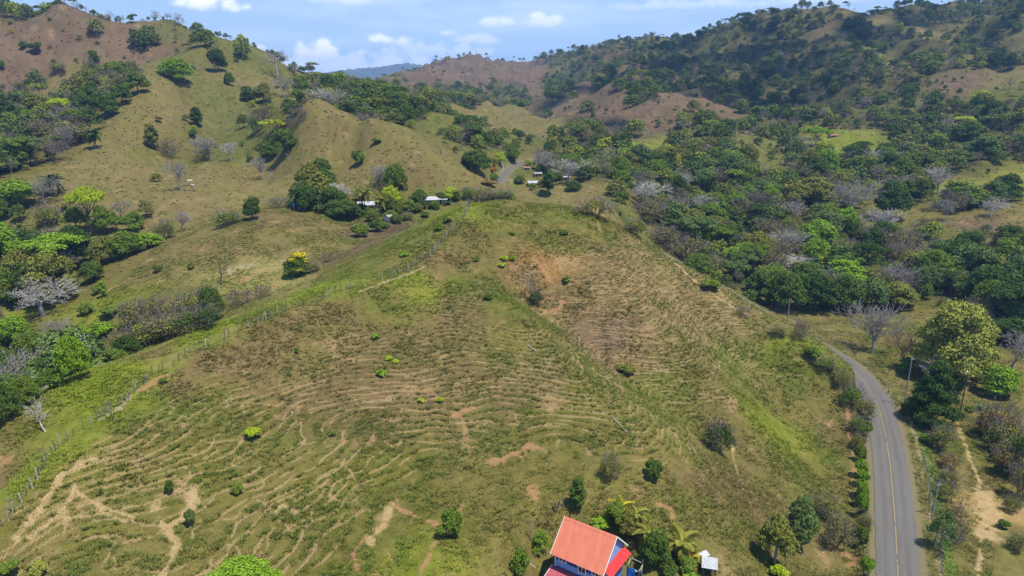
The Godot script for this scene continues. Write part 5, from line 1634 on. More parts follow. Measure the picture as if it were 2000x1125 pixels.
func category_of(kind: String) -> Array:
	if kind.begins_with("herb"): return ["small_bush", "bush"]
	if kind.begins_with("bush"): return ["leafy_bush", "bush"]
	if kind.begins_with("scrub"): return ["scrub_bush", "bush"]
	if kind.begins_with("flat"): return ["spreading_tree", "tree"]
	if kind.begins_with("cone"): return ["conical_tree", "tree"]
	if kind.begins_with("heap") or kind.begins_with("big"): return ["broad_tree", "tree"]
	if kind in ["fan_a", "fan_b", "dome_a", "ceiba_a", "snag_a", "lean_a"]: return ["bare_tree", "tree"]
	return ["broadleaf_tree", "tree"]

var planted := []   # [x, z, half width] of what has been planted by name

func plant_named() -> void:
	rng.seed = 2024
	var groups := {"small_bush": "small bushes on the pastures", "leafy_bush": "leafy bushes", "scrub_bush": "dry scrub bushes", "bare_tree": "leafless trees", "broadleaf_tree": "broadleaf trees", "broad_tree": "broad trees with foliage to the ground", "spreading_tree": "spreading flat-crowned trees", "conical_tree": ""}
	for t in NAMED:
		var at := spot(t[0], t[2])
		var s := box_size(t[0], t[1], t[2], t[3], at)
		var c := category_of(t[4])
		var o := stand(c[0], t[7], c[1], t[4], t[5], t[6], at, s.x, s.y, groups[c[0]], 0.0 if t[4] == "lean_a" else -1.0)
		planted.append([at.x, at.z, s.y * 0.4])
		if t[0] == 581:
			add_blossom(o, s.x, s.y)
	for p in PALMS:
		var at := spot(p[0], p[2])
		var d := (at - EYE).length()
		palm(p[5], at, (p[2] - p[1]) * d / FOCAL * p[6], p[3] * 0.54 * d / FOCAL, p[4], "palm trees")
		planted.append([at.x, at.z, 1.5])

func add_blossom(o: Node3D, h: float, w: float) -> void:
	var r := RandomNumberGenerator.new()
	r.seed = 9
	var sh := Shape.new()
	leaves(sh, r, [[Vector3(0.1 * w, h * 0.88, 0.05 * w), Vector3(w * 0.26, h * 0.12, w * 0.24)], [Vector3(-0.22 * w, h * 0.76, 0.2 * w), Vector3(w * 0.14, h * 0.1, w * 0.14)], [Vector3(0.25 * w, h * 0.68, 0.26 * w), Vector3(w * 0.12, h * 0.1, w * 0.12)], [Vector3(-0.05 * w, h * 0.36, 0.4 * w), Vector3(w * 0.12, h * 0.07, w * 0.1)]], 420, 0.36, 0.5, -1.0)
	part(o, "blossom", sh.done(), mat["gold_petal"])

# across, top, foot, width; leaf; label; share of the height that is trunk
const PALMS := [
	[1213, 955, 1010, 52, "yellow_frond", "yellow-fronded young coconut palm farthest behind the house", 0.35],
	[1246, 975, 1030, 48, "frond", "green coconut palm right behind the house ridge", 0.5],
	[1330, 1020, 1085, 72, "frond", "large coconut palm right of the house", 0.35],
	[1262, 1015, 1065, 50, "frond", "coconut palm over the house's far right corner", 0.5],
	[1352, 1062, 1095, 40, "yellow_frond", "low yellowing palm beside the small zinc shed", 0.25],
	[1290, 1078, 1100, 26, "yellow_frond", "small yellow palm below the large coconut palm", 0.25],
	[712, 362, 420, 34, "frond", "left coconut palm in the village", 0.7],
	[742, 376, 422, 34, "frond", "right coconut palm in the village", 0.65],
	[185, 253, 290, 30, "deep_leaf", "single palm on the upper left tan slope", 0.6],
	[104, 345, 379, 42, "deep_leaf", "single palm lower on the left tan slope", 0.6],
	[1078, 305, 330, 18, "frond", "thin palm among the trees right of the far pole", 0.6],
	[1135, 322, 350, 30, "dark_leaf", "dark palm in the wood right of the long zinc roof", 0.5],
]

# ---------------------------------------------------------------- woods: each tree that shows large stands by itself, the rest are one mass

func tree_mesh(style: String, seed_: int, h: float, w: float, count: int, size: float) -> ArrayMesh:
	var r := RandomNumberGenerator.new()
	r.seed = seed_
	var sh := Shape.new()
	var lobes := crown_lobes(r, style, h, w)
	sh.tube(Vector3(0, -0.8, 0), Vector3(0, h * 0.6, 0), h * 0.03, h * 0.015, 4)
	sh.tinted = true
	for i in sh.v.size(): sh.c.append(Color(1.5, 0.95, 1.3))
	leaves(sh, r, lobes, count, size, 0.3)
	return sh.done()

func bare_mesh(seed_: int, h: float, w: float) -> ArrayMesh:
	var r := RandomNumberGenerator.new()
	r.seed = seed_
	var sh := Shape.new()
	limb(sh, r, Vector3(0, -0.5, 0), Vector3(0, 1, 0), h * 0.3, h * 0.03, 0, {"levels": 3, "forks": [5, 4, 3], "spread": 0.55, "shrink": 0.75, "lift": 0.06, "wiggle": 0.2})
	sh.tinted = true
	for i in sh.v.size(): sh.c.append(Color(1, 1, 1))
	var lobes := crown_lobes(r, "lobed", h, w)
	leaves(sh, r, lobes, 260, 0.32, 0.7)
	return sh.done()

func multi(parent: Node, called: String, mesh: Mesh, xfs: Array, cols: Array, m: Material) -> void:
	if xfs.is_empty():
		return
	var mm := MultiMesh.new()
	mm.transform_format = MultiMesh.TRANSFORM_3D
	mm.use_colors = true
	mm.mesh = mesh
	mm.instance_count = xfs.size()
	var buf := PackedFloat32Array()
	buf.resize(xfs.size() * 16)
	for i in xfs.size():
		var t: Transform3D = xfs[i]
		var b := t.basis
		var c: Color = cols[i]
		var k := i * 16
		buf[k] = b.x.x; buf[k + 1] = b.y.x; buf[k + 2] = b.z.x; buf[k + 3] = t.origin.x
		buf[k + 4] = b.x.y; buf[k + 5] = b.y.y; buf[k + 6] = b.z.y; buf[k + 7] = t.origin.y
		buf[k + 8] = b.x.z; buf[k + 9] = b.y.z; buf[k + 10] = b.z.z; buf[k + 11] = t.origin.z
		buf[k + 12] = c.r; buf[k + 13] = c.g; buf[k + 14] = c.b; buf[k + 15] = 1.0
	mm.buffer = buf
	var o := MultiMeshInstance3D.new()
	o.name = called
	o.multimesh = mm
	o.material_override = m
	parent.add_child(o, true)

func sees(p: Vector3) -> bool:
	# is the top of a tree at p in the frame and not behind a hill?
	var s := seen_at(p)
	if s.z < 30.0 or s.x < -40.0 or s.x > 2040.0 or s.y < -40.0 or s.y > 1165.0:
		return false
	var d := p - EYE
	for k in range(4, 40):
		var q := EYE + d * (k / 40.0)
		if q.y < height(q.x, q.z) - 0.5:
			return false
	return true

const LEAF_TINTS := [Color(0.105, 0.150, 0.028), Color(0.072, 0.115, 0.024), Color(0.135, 0.180, 0.030), Color(0.180, 0.190, 0.045), Color(0.130, 0.165, 0.050), Color(0.200, 0.245, 0.036), Color(0.300, 0.330, 0.034)]
const DRY_TINTS := [Color(0.30, 0.265, 0.235), Color(0.217, 0.196, 0.152), Color(0.254, 0.217, 0.181), Color(0.189, 0.167, 0.123), Color(0.239, 0.181, 0.131)]

func plant_woods() -> void:
	rng.seed = 555
	var clump := FastNoiseLite.new()
	clump.seed = 61
	clump.frequency = 1.0 / 38.0
	clump.fractal_octaves = 2
	var all := []
	# even scatter in growing cells
	var rings := [[60.0, 300.0, 5.6], [300.0, 520.0, 6.4], [520.0, 900.0, 7.6], [900.0, 1700.0, 10.0]]
	for ring in rings:
		var cell: float = ring[2]
		var reach: float = ring[1]
		var zc: float = -ring[0]
		while zc > -reach:
			var half := absf(zc) * 0.80 + 45.0
			var xc := -half
			while xc < half:
				var x := xc + rng.randf() * cell
				var z := zc - rng.randf() * cell
				xc += cell
				var f := cover_at(8, x, z)
				var s := cover_at(9, x, z)
				if f < 0.04 and s < 0.1:
					continue
				var n := clampf(clump.get_noise_2d(x, z) * 0.5 + 0.5 - gully.get_noise_2d(x, z) * 0.35 * smoothstep(250.0, 500.0, -z), 0.0, 1.0)
				var is_tree := rng.randf() < smoothstep(0.10, 0.9, f * 1.05 + (n - 0.5) * 0.9) * 0.84
				var is_scrub := not is_tree and rng.randf() < maxf(s * 0.5 * smoothstep(0.2, 0.7, n), f * 0.75)
				if not is_tree and not is_scrub:
					continue
				var r := road_at(z)
				if r.w > 0.0 and absf((x - r.x) * r.z) < 7.0:
					continue
				if z > -232.0 and x > (-98.0 if z < -140.0 else -75.0) and x < 78.0:
					continue
				if near_built(x, z):
					continue
				var close := false
				for p in planted:
					if absf(p[0] - x) < p[2] + 2.0 and absf(p[1] - z) < p[2] + 2.0:
						close = true
						break
				if close:
					continue
				var at := ground(x, z)
				var dry := rng.randf() < (0.27 + 0.12 * smoothstep(-400.0, -650.0, z) if is_tree else 0.40)
				var h := (4.0 + 9.0 * pow(rng.randf(), 1.5)) * (0.8 + 0.5 * n) if is_tree else rng.randf_range(1.6, 4.2)
				var w := h * rng.randf_range(0.95, 1.45)
				all.append({"at": at, "h": h, "w": w, "dry": dry, "tree": is_tree, "size": h * FOCAL / maxf(seen_at(at).z, 40.0), "tone": (n * 0.7 + rng.randf_range(-0.3, 0.6)) * (1.0 - 0.35 * smoothstep(-420.0, -650.0, z))})
			zc -= cell
	# skyline trees stand apart on the crests
	for u in range(150, 620, 9):
		if rng.randf() < 0.75:
			skyline(all, u + rng.randf_range(-4, 4), 5.5)
	for u in range(1120, 2000, 9):
		if rng.randf() < 0.8:
			skyline(all, u + rng.randf_range(-4, 4), 8.0)
	for u in range(780, 1120, 13):
		if rng.randf() < 0.5:
			skyline(all, u + rng.randf_range(-5, 5), 7.0)
	all.sort_custom(func(a, b): return a.size > b.size)
	var singles := {"tree": 0, "dry": 0, "bush": 0}
	var most := {"tree": 190, "dry": 70, "bush": 60}
	var rest := []
	for t in all:
		var kind: String = "dry" if t.dry and t.tree else ("tree" if t.tree else "bush")
		if singles[kind] < most[kind] and t.size > 14.0 and sees(t.at + Vector3(0, t.h * 0.8, 0)):
			singles[kind] += 1
			plant_single(t, kind)
		else:
			rest.append(t)
	tell_apart()
	var styles := []
	for k in 3: styles.append(tree_mesh("lobed", 200 + k, 8.0, 9.0, 700, 0.72))
	for k in 2: styles.append(tree_mesh("heap" if k else "round", 210 + k, 8.0, 8.0, 700, 0.68))
	styles.append(tree_mesh("flat", 220, 8.0, 11.0, 600, 0.70))
	var bares := [bare_mesh(230, 8.0, 9.0), bare_mesh(231, 8.0, 8.0)]
	var buckets := {}
	for t in rest:
		var area := "right_slope_forest" if t.at.x > 120.0 else ("left_slope_woodland" if t.at.x < -60.0 else "valley_woodland")
		if not buckets.has(area):
			buckets[area] = []
			for k in 8: buckets[area].append([[], []])
		var k := rng.randi() % 6
		var nat := 8.0
		var nw := 9.0
		var col: Color
		if t.dry:
			k = 6 + rng.randi() % 2
			col = DRY_TINTS[rng.randi() % 5]
		else:
			col = LEAF_TINTS[clampi(int(t.tone * 6.0 + rng.randf_range(-0.6, 0.6)), 0, 6)] if rng.randf() < 0.85 else LEAF_TINTS[rng.randi() % 7]
			if k == 5: nw = 11.0
		var xf := Transform3D(Basis(Vector3.UP, rng.randf() * TAU).scaled_local(Vector3(t.w / nw, t.h / nat, t.w / nw)), t.at)
		buckets[area][k][0].append(xf)
		buckets[area][k][1].append(col)
	var says := {"right_slope_forest": "dense mixed forest covering the mountain slope on the right", "left_slope_woodland": "far woodland and scrub over the left hills", "valley_woodland": "distant woods filling the middle valley and far hills"}
	var m: StandardMaterial3D = mat["grass_blade"].duplicate()
	m.resource_name = "forest_leaf"
	for area in buckets:
		var o := Node3D.new()
		o.name = area
		add_child(o)
		tag(o, says[area], "forest", "", "stuff")
		for k in 8:
			multi(o, "tree_mass", styles[k] if k < 6 else bares[k - 6], buckets[area][k][0], buckets[area][k][1], m)

func skyline(all: Array, u: float, tall: float) -> void:
	# the crest under this bearing: the last ground seen before the sky
	var v := 0.0
	var d := ray(u, 200.0)
	var best := -1e9
	var at := Vector3.ZERO
	var t := 300.0
	while t < 1900.0:
		var x := d.x * t
		var z := -t
		var rise := (height(x, z) - EYE.y) / t
		if rise > best:
			best = rise
			at = ground(x, z)
		t += 12.0
	if best < -0.01:
		return
	var h := tall * rng.randf_range(0.5, 1.3)
	all.append({"at": at + Vector3(0, 0, 0), "h": h, "w": h * rng.randf_range(0.7, 1.2), "dry": rng.randf() < 0.25, "tree": true, "size": 8.0, "tone": rng.randf_range(0.0, 0.5)})

func tell_apart() -> void:
	# two or three that would read alike are told apart by their order from left to right
	var same := {}
	for o in get_children():
		if o is Node3D and o.has_meta("label") and o.has_meta("group"):
			var l: String = o.get_meta("label")
			if not same.has(l): same[l] = []
			same[l].append(o)
	for l in same:
		var list: Array = same[l]
		if list.size() < 2 or list.size() > 3:
			continue
		list.sort_custom(func(a, b): return seen_at(a.position).x < seen_at(b.position).x)
		var words := ["leftmost", "rightmost"] if list.size() == 2 else ["leftmost", "middle", "rightmost"]
		for k in list.size():
			list[k].set_meta("label", words[k] + " " + l)

func near_built(x: float, z: float) -> bool:
	for b in BUILT:
		if absf(x - b[0]) < b[2] and absf(z - b[1]) < b[2]:
			return true
	return false

var BUILT := []

const TREE_WORDS := {"dark_leaf": "dark green", "deep_leaf": "very dark green", "mid_leaf": "mid-green", "olive_leaf": "olive green", "blue_leaf": "grey-green", "fresh_leaf": "fresh green", "lime_leaf": "yellow-green"}

const LANDMARKS := [[1660, 385, "the great bare umbrella tree"], [1540, 508, "the wide silvery bare crown"], [1600, 565, "the dark tree row by the pasture"], [1853, 660, "the largest pale green tree"], [1592, 268, "the umbrella-shaped meadow tree"], [1630, 262, "the far farmhouse"], [1046, 358, "the long zinc-roofed house"], [1000, 330, "the far road"], [930, 310, "the large round dark tree"], [1400, 528, "the pole at the hill's rim"], [1935, 405, "the low white bare tree"], [1826, 292, "the dark upright meadow-side tree"], [1300, 210, "the brown far spur"], [1250, 285, "the small lime meadow"], [1736, 390, "the umbrella tree's dark neighbour"], [780, 400, "the village palms"], [600, 192, "the tan knob's crest"], [556, 275, "the big dark hollow tree"], [185, 270, "the upper left palm"], [104, 360, "the lower left palm"], [178, 400, "the yellow-topped valley tree"], [108, 545, "the large olive valley tree"], [147, 700, "the brightest valley tree"], [346, 138, "the wide flat bright ridge tree"], [543, 125, "the great skyline tree"], [207, 205, "the broad dark hillside tree"], [1500, 470, "the right wood's white tree"], [1702, 468, "the pale-trunked dark tree"], [1880, 240, "the yellow-green slope crown"], [1947, 742, "the fresh round tree at right"], [1200, 350, "the wood beyond the crest"], [1350, 350, "the right wood's middle"], [1450, 300, "the wood below the brown spur"], [760, 205, "the ridge behind the tan knob"], [860, 240, "the green slope behind the tan knob"]]

func place_words(p: Vector3, h: float) -> String:
	var s := seen_at(p + Vector3(0, h * 0.5, 0))
	var near := 1e9
	var best: Array = LANDMARKS[0]
	for l in LANDMARKS:
		var d := Vector2(s.x - l[0], (s.y - l[1]) * 1.3).length()
		if d < near:
			near = d
			best = l
	var dx: float = s.x - best[0]
	var dy: float = s.y - best[1]
	var how := "close " if near < 32.0 else ("well " if near > 75.0 else "")
	var side := ""
	if absf(dy) > absf(dx) * 0.45: side = "above " if dy < 0.0 else "below "
	if absf(dx) > absf(dy) * 0.45: side += "left of " if dx < 0.0 else "right of "
	return how + side + best[2]

func plant_single(t: Dictionary, kind: String) -> void:
	var where := place_words(t.at, t.h)
	var tall := "tall " if t.h > 9.5 else ("small " if t.h < 6.0 else "")
	var group := "wood of the left hills and valley" if t.at.x < -40.0 else ("wood of the middle valley" if t.at.x < 45.0 else "wood of the right valley")
	if kind == "dry":
		var style: String = ["fan_a", "fan_b", "scrub_a", "dome_a"][rng.randi() % 4]
		var wood: String = ["grey_bark", "white_bark", "grey_bark", "twig"][rng.randi() % 4]
		var c := category_of(style)
		var word: String = {"fan_a": "fan-shaped leafless tree ", "fan_b": "leafless tree ", "dome_a": "wide leafless tree ", "scrub_a": "leafless thicket "}[style]
		word = tall + ("white " if wood == "white_bark" and style != "scrub_a" else "grey ") + word
		stand(c[0], word + where, c[1], style, "grey_leaf" if style == "scrub_a" else "", "twig" if style == "scrub_a" else wood, t.at, t.h * 0.9, t.w, "leafless trees in the " + group)
	elif kind == "bush":
		var style: String = ["scrub_a", "scrub_b", "bush_a", "scrub_c"][rng.randi() % 4]
		var leaf: String = ["olive_leaf", "dark_leaf", "grey_leaf"][rng.randi() % 3]
		var c := category_of(style)
		var word := "dry scrub bush " if leaf == "grey_leaf" else ("dark bush " if leaf == "dark_leaf" else "olive bush ")
		stand(c[0], word + where, c[1], style, leaf, "twig", t.at, t.h, t.w, "bushes in the " + group)
	else:
		var style: String = ["lobed_a", "lobed_b", "heap_a", "round_a", "round_b", "flat_b", "thin_a", "heap_a"][rng.randi() % 8]
		var leaf: String = ["dark_leaf", "deep_leaf", "mid_leaf", "olive_leaf", "blue_leaf", "fresh_leaf", "lime_leaf"][clampi(int(t.tone * 5.0 + rng.randf_range(-0.8, 0.8)), 0, 6)]
		var c := category_of(style)
		var form: String = {"flat_b": " flat-crowned tree ", "thin_a": " airy tree ", "heap_a": " broad tree ", "round_a": " round tree ", "round_b": " round tree "}.get(style, " tree ")
		stand(c[0], tall + TREE_WORDS[leaf] + form + where, c[1], style, leaf, "bark", t.at, t.h, t.w, "trees of the " + group)

# ---------------------------------------------------------------- grass

func mark_at(x: float, z: float) -> float:
	for t in trodden:
		if x > t[0] and x < t[5] and z < t[1] and z > t[6]:
			var k: int = int(round((t[1] - z) / t[2])) * t[3] + int(round((x - t[0]) / t[2]))
			return t[4][mini(k, t[4].size() - 1)]
	return 0.0

func lay_grass() -> void:
	rng.seed = 808
	var tufts := []
	for q in 5:
		var r := RandomNumberGenerator.new()
		r.seed = 300 + q
		var sh := Shape.new()
		sh.tinted = true
		for k in 11:
			var a := r.randf() * TAU
			var d := Vector3(cos(a), 0, sin(a))
			var root := d * r.randf() * 0.22
			var tall := r.randf_range(0.12, 0.34)
			var tip := root + Vector3(0, tall, 0) + d * tall * r.randf_range(0.3, 1.0)
			var side := Vector3(-d.z, 0, d.x) * r.randf_range(0.035, 0.07)
			sh.tri(root - side - Vector3(0, 0.05, 0), tip, root + side - Vector3(0, 0.05, 0))
			var g := r.randf_range(0.7, 1.25)
			for i in 3: sh.c.append(Color(g * r.randf_range(0.95, 1.08), g, g))
		tufts.append(sh.done())
	var sets := []
	for q in 5: sets.append([[], []])
	var n := 0
	for tries in 420000:
		var x := rng.randf_range(NEAR_X0 + 1.0, NEAR_X1 - 1.0)
		var z := rng.randf_range(NEAR_Z1 + 1.0, NEAR_Z0 - 1.0)
		if absf(x) > -z * 0.79 + 4.0:
			continue
		if rng.randf() > 1.25 - (-z) / 260.0:
			continue
		var m := mark_at(x, z)
		if m > 0.25:
			continue
		var sc := scar_at(x, z)
		if sc.x > 0.4:
			continue
		var r := road_at(z)
		if r.w > 0.0 and absf((x - r.x) * r.z) < 4.0:
			continue
		if Vector2(x - 9.6, z + 71.8).length() < 6.0:
			continue
		var thick := patch.get_noise_2d(x * 0.7 - 30.0, z * 0.7) + 0.15
		var rows := cover_at(6, x, z)
		if rows > 0.1:
			var ph := fposmod(track_field(x, z, height(x, z), 0) + 0.5, 1.0)
			thick += (0.32 if ph > 0.55 and ph < 0.95 else -0.22) * minf(rows * 1.6, 1.0)
		if rng.randf() > smoothstep(-0.35, 0.3, thick):
			continue
		var c := land_colour(x, z, 0.0)
		var green := cover_at(1, x, z) / maxf(cover_at(0, x, z), 0.01)
		var y := height(x, z) - 0.03
		var s := rng.randf_range(0.55, 1.25) * (0.75 + 0.5 * smoothstep(-0.2, 0.4, thick))
		var g := rng.randf_range(1.0, 1.5)
		var hue := Color(c.r * g * 0.92, c.g * g * 1.04, c.b * g * 0.85)
		if (green < 1.1 and rng.randf() < 0.12) or (rows > 0.3 and thick > 0.1 and rng.randf() < 0.4): hue = Color(0.080 * g, 0.120 * g, 0.024 * g)
		var q := rng.randi() % 5
		sets[q][0].append(Transform3D(Basis(Vector3.UP, rng.randf() * TAU).scaled(Vector3(s, s, s)), Vector3(x, y, z)))
		sets[q][1].append(hue)
		n += 1
	var o := Node3D.new()
	o.name = "pasture_grass"
	add_child(o)
	tag(o, "dry and green grass tufts over the pasture hill", "grass", "", "stuff")
	for q in 5:
		multi(o, "grass_tuft", tufts[q], sets[q][0], sets[q][1], mat["grass_blade"])

# ---------------------------------------------------------------- the road

func ribbon(left: float, right: float, rise: float, from: float, to: float, rag: float, parts: int, dash := 9.0) -> ArrayMesh:
	# a strip that follows the road between two offsets from its middle; wheel tracks are worn paler, the edges are broken
	var sh := Shape.new()
	sh.tinted = true
	var prev := []
	var z := from
	while z > to:
		var r := road_at(z)
		if r.w == 0.0:
			break
		var n := road_at(z - 1.0)
		var side := Vector3(1, 0, 0)
		if n.w > 0.0:
			side = Vector3(n.x - r.x, 0, -1.0).normalized().cross(Vector3.UP)
		var cur := []
		for q in parts + 1:
			var f := float(q) / parts
			var off := lerpf(left, right, f) * lerpf(1.0, 0.62, smoothstep(-260.0, -320.0, z))
			if q == 0 or q == parts:
				off += (fine.get_noise_2d(z * 1.6, off * 9.0) + patch.get_noise_2d(z, off * 7.0)) * rag
			var camber := 0.03 * (1.0 - absf(off) / 3.2)
			cur.append(Vector3(r.x, r.y + rise + camber, z) + side * off)
		if prev.size() and fine.get_noise_2d(z * 0.5, 77.0) < dash:
			for q in parts:
				sh.quad(prev[q], cur[q], cur[q + 1], prev[q + 1])
				var mid := lerpf(left, right, (q + 0.5) / parts)
				var lane := absf(absf(mid) - 1.5)
				var wheel := 1.0 - smoothstep(0.15, 0.5, absf(lane - 0.75))
				var g := 0.86 + 0.12 * wheel + patch.get_noise_2d(z * 0.5, mid * 5.0) * 0.16 + fine.get_noise_2d(z * 2.0, mid * 4.0) * 0.06
				if absf(mid) > 2.7: g += 0.10
				for i in 6: sh.c.append(Color(g * 1.02, g, g * 0.98))
		prev = cur
		z -= 0.6
	for i in sh.n.size(): sh.n[i] = Vector3.UP
	return sh.done()

func lay_the_road() -> void:
	var tar := StandardMaterial3D.new()
	tar.resource_name = "asphalt"
	tar.albedo_color = Color(0.145, 0.138, 0.132).linear_to_srgb()
	tar.albedo_texture = asphalt_grain()
	tar.uv1_triplanar = true
	tar.uv1_world_triplanar = true
	tar.uv1_scale = Vector3.ONE * 0.19
	tar.vertex_color_use_as_albedo = true
	tar.roughness = 0.92
	tar.metallic_specular = 0.15
	var o := MeshInstance3D.new()
	o.name = "road"
	o.mesh = ribbon(-2.95, 2.95, 0.05, road_z0 - 0.5, -438.0, 0.22, 16)
	o.material_override = tar
	add_child(o)
	tag(o, "narrow grey asphalt road curving round the hill", "road", "", "structure")
	var paint := StandardMaterial3D.new()
	paint.albedo_color = Color(0.32, 0.25, 0.085).linear_to_srgb()
	paint.albedo_texture = speckle(44, 0.06, 0.45)
	paint.uv1_triplanar = true
	paint.uv1_world_triplanar = true
	paint.uv1_scale = Vector3.ONE * 0.5
	paint.roughness = 0.8
	part(o, "centre_line", ribbon(-0.10, 0.06, 0.062, road_z0 - 0.5, -240.0, 0.04, 1, 0.40), paint)

func asphalt_grain() -> Texture2D:
	var a := FastNoiseLite.new()
	a.seed = 4
	a.frequency = 0.05
	a.fractal_octaves = 7
	a.fractal_gain = 0.62
	var img := a.get_seamless_image(512, 512)
	img.convert(Image.FORMAT_RGB8)
	var d := img.get_data()
	for k in range(0, d.size(), 3):
		var v := clampf((d[k] / 255.0 - 0.5) * 0.4 + 0.88, 0.55, 1.0)
		for c in 3: d[k + c] = int(v * 255.0)
	return ImageTexture.create_from_image(Image.create_from_data(512, 512, false, Image.FORMAT_RGB8, d))

# ---------------------------------------------------------------- the house

func corrugated(a: Vector3, along: Vector3, down: Vector3, width: float, pitch := 0.25, deep := 0.03) -> ArrayMesh:
	# one roofing sheet: ribs run down the slope
	var sh := Shape.new()
	var up := down.cross(along).normalized()
	if up.y < 0.0: up = -up
	var u := along.normalized()
	var n := maxi(int(round(width / pitch)), 1)
	var prof := []
	for k in n:
		var s := width * k / n
		var p := width / n
		prof.append([s, 0.0])
		prof.append([s + p * 0.58, 0.0])
		prof.append([s + p * 0.70, deep])
		prof.append([s + p * 0.88, deep])
	prof.append([width, 0.0])
	for k in prof.size() - 1:
		var p: Vector3 = a + u * prof[k][0] + up * prof[k][1]
		var q: Vector3 = a + u * prof[k + 1][0] + up * prof[k + 1][1]
		sh.quad_to(p, q, q + down, p + down, up)
		sh.quad_to(p - up * 0.015, p + down - up * 0.015, q + down - up * 0.015, q - up * 0.015, -up)
	sh.quad_to(a + down, a + down + u * width, a + down + u * width - up * 0.015, a + down - up * 0.015, down)
	return sh.done()

func boxed(at: Vector3, size: Vector3, b := Basis()) -> ArrayMesh:
	var sh := Shape.new()
	sh.box(at, size, b)
	return sh.done()

func window(parent: Node, at: Vector3, size: Vector2, turn: float, frame := "white_paint") -> void:
	# at: middle of the opening on the wall's face; turn: 0 faces +z
	var b := Basis(Vector3.UP, turn)
	var w := part(parent, "window", boxed(at + b * Vector3(0, 0, 0.012), Vector3(size.x, size.y, 0.03), b), mat["glass_dark"])
	var f := Shape.new()
	for s in [-1.0, 1.0]:
		f.box(at + b * Vector3(s * (size.x * 0.5 + 0.05), 0, 0.03), Vector3(0.10, size.y + 0.2, 0.07), b)
		f.box(at + b * Vector3(0, s * (size.y * 0.5 + 0.05), 0.03), Vector3(size.x - 0.002, 0.10, 0.07), b)
	f.box(at + b * Vector3(0, 0, 0.032), Vector3(0.06, size.y - 0.002, 0.05), b)
	part(w, "frame", f.done(), mat[frame])

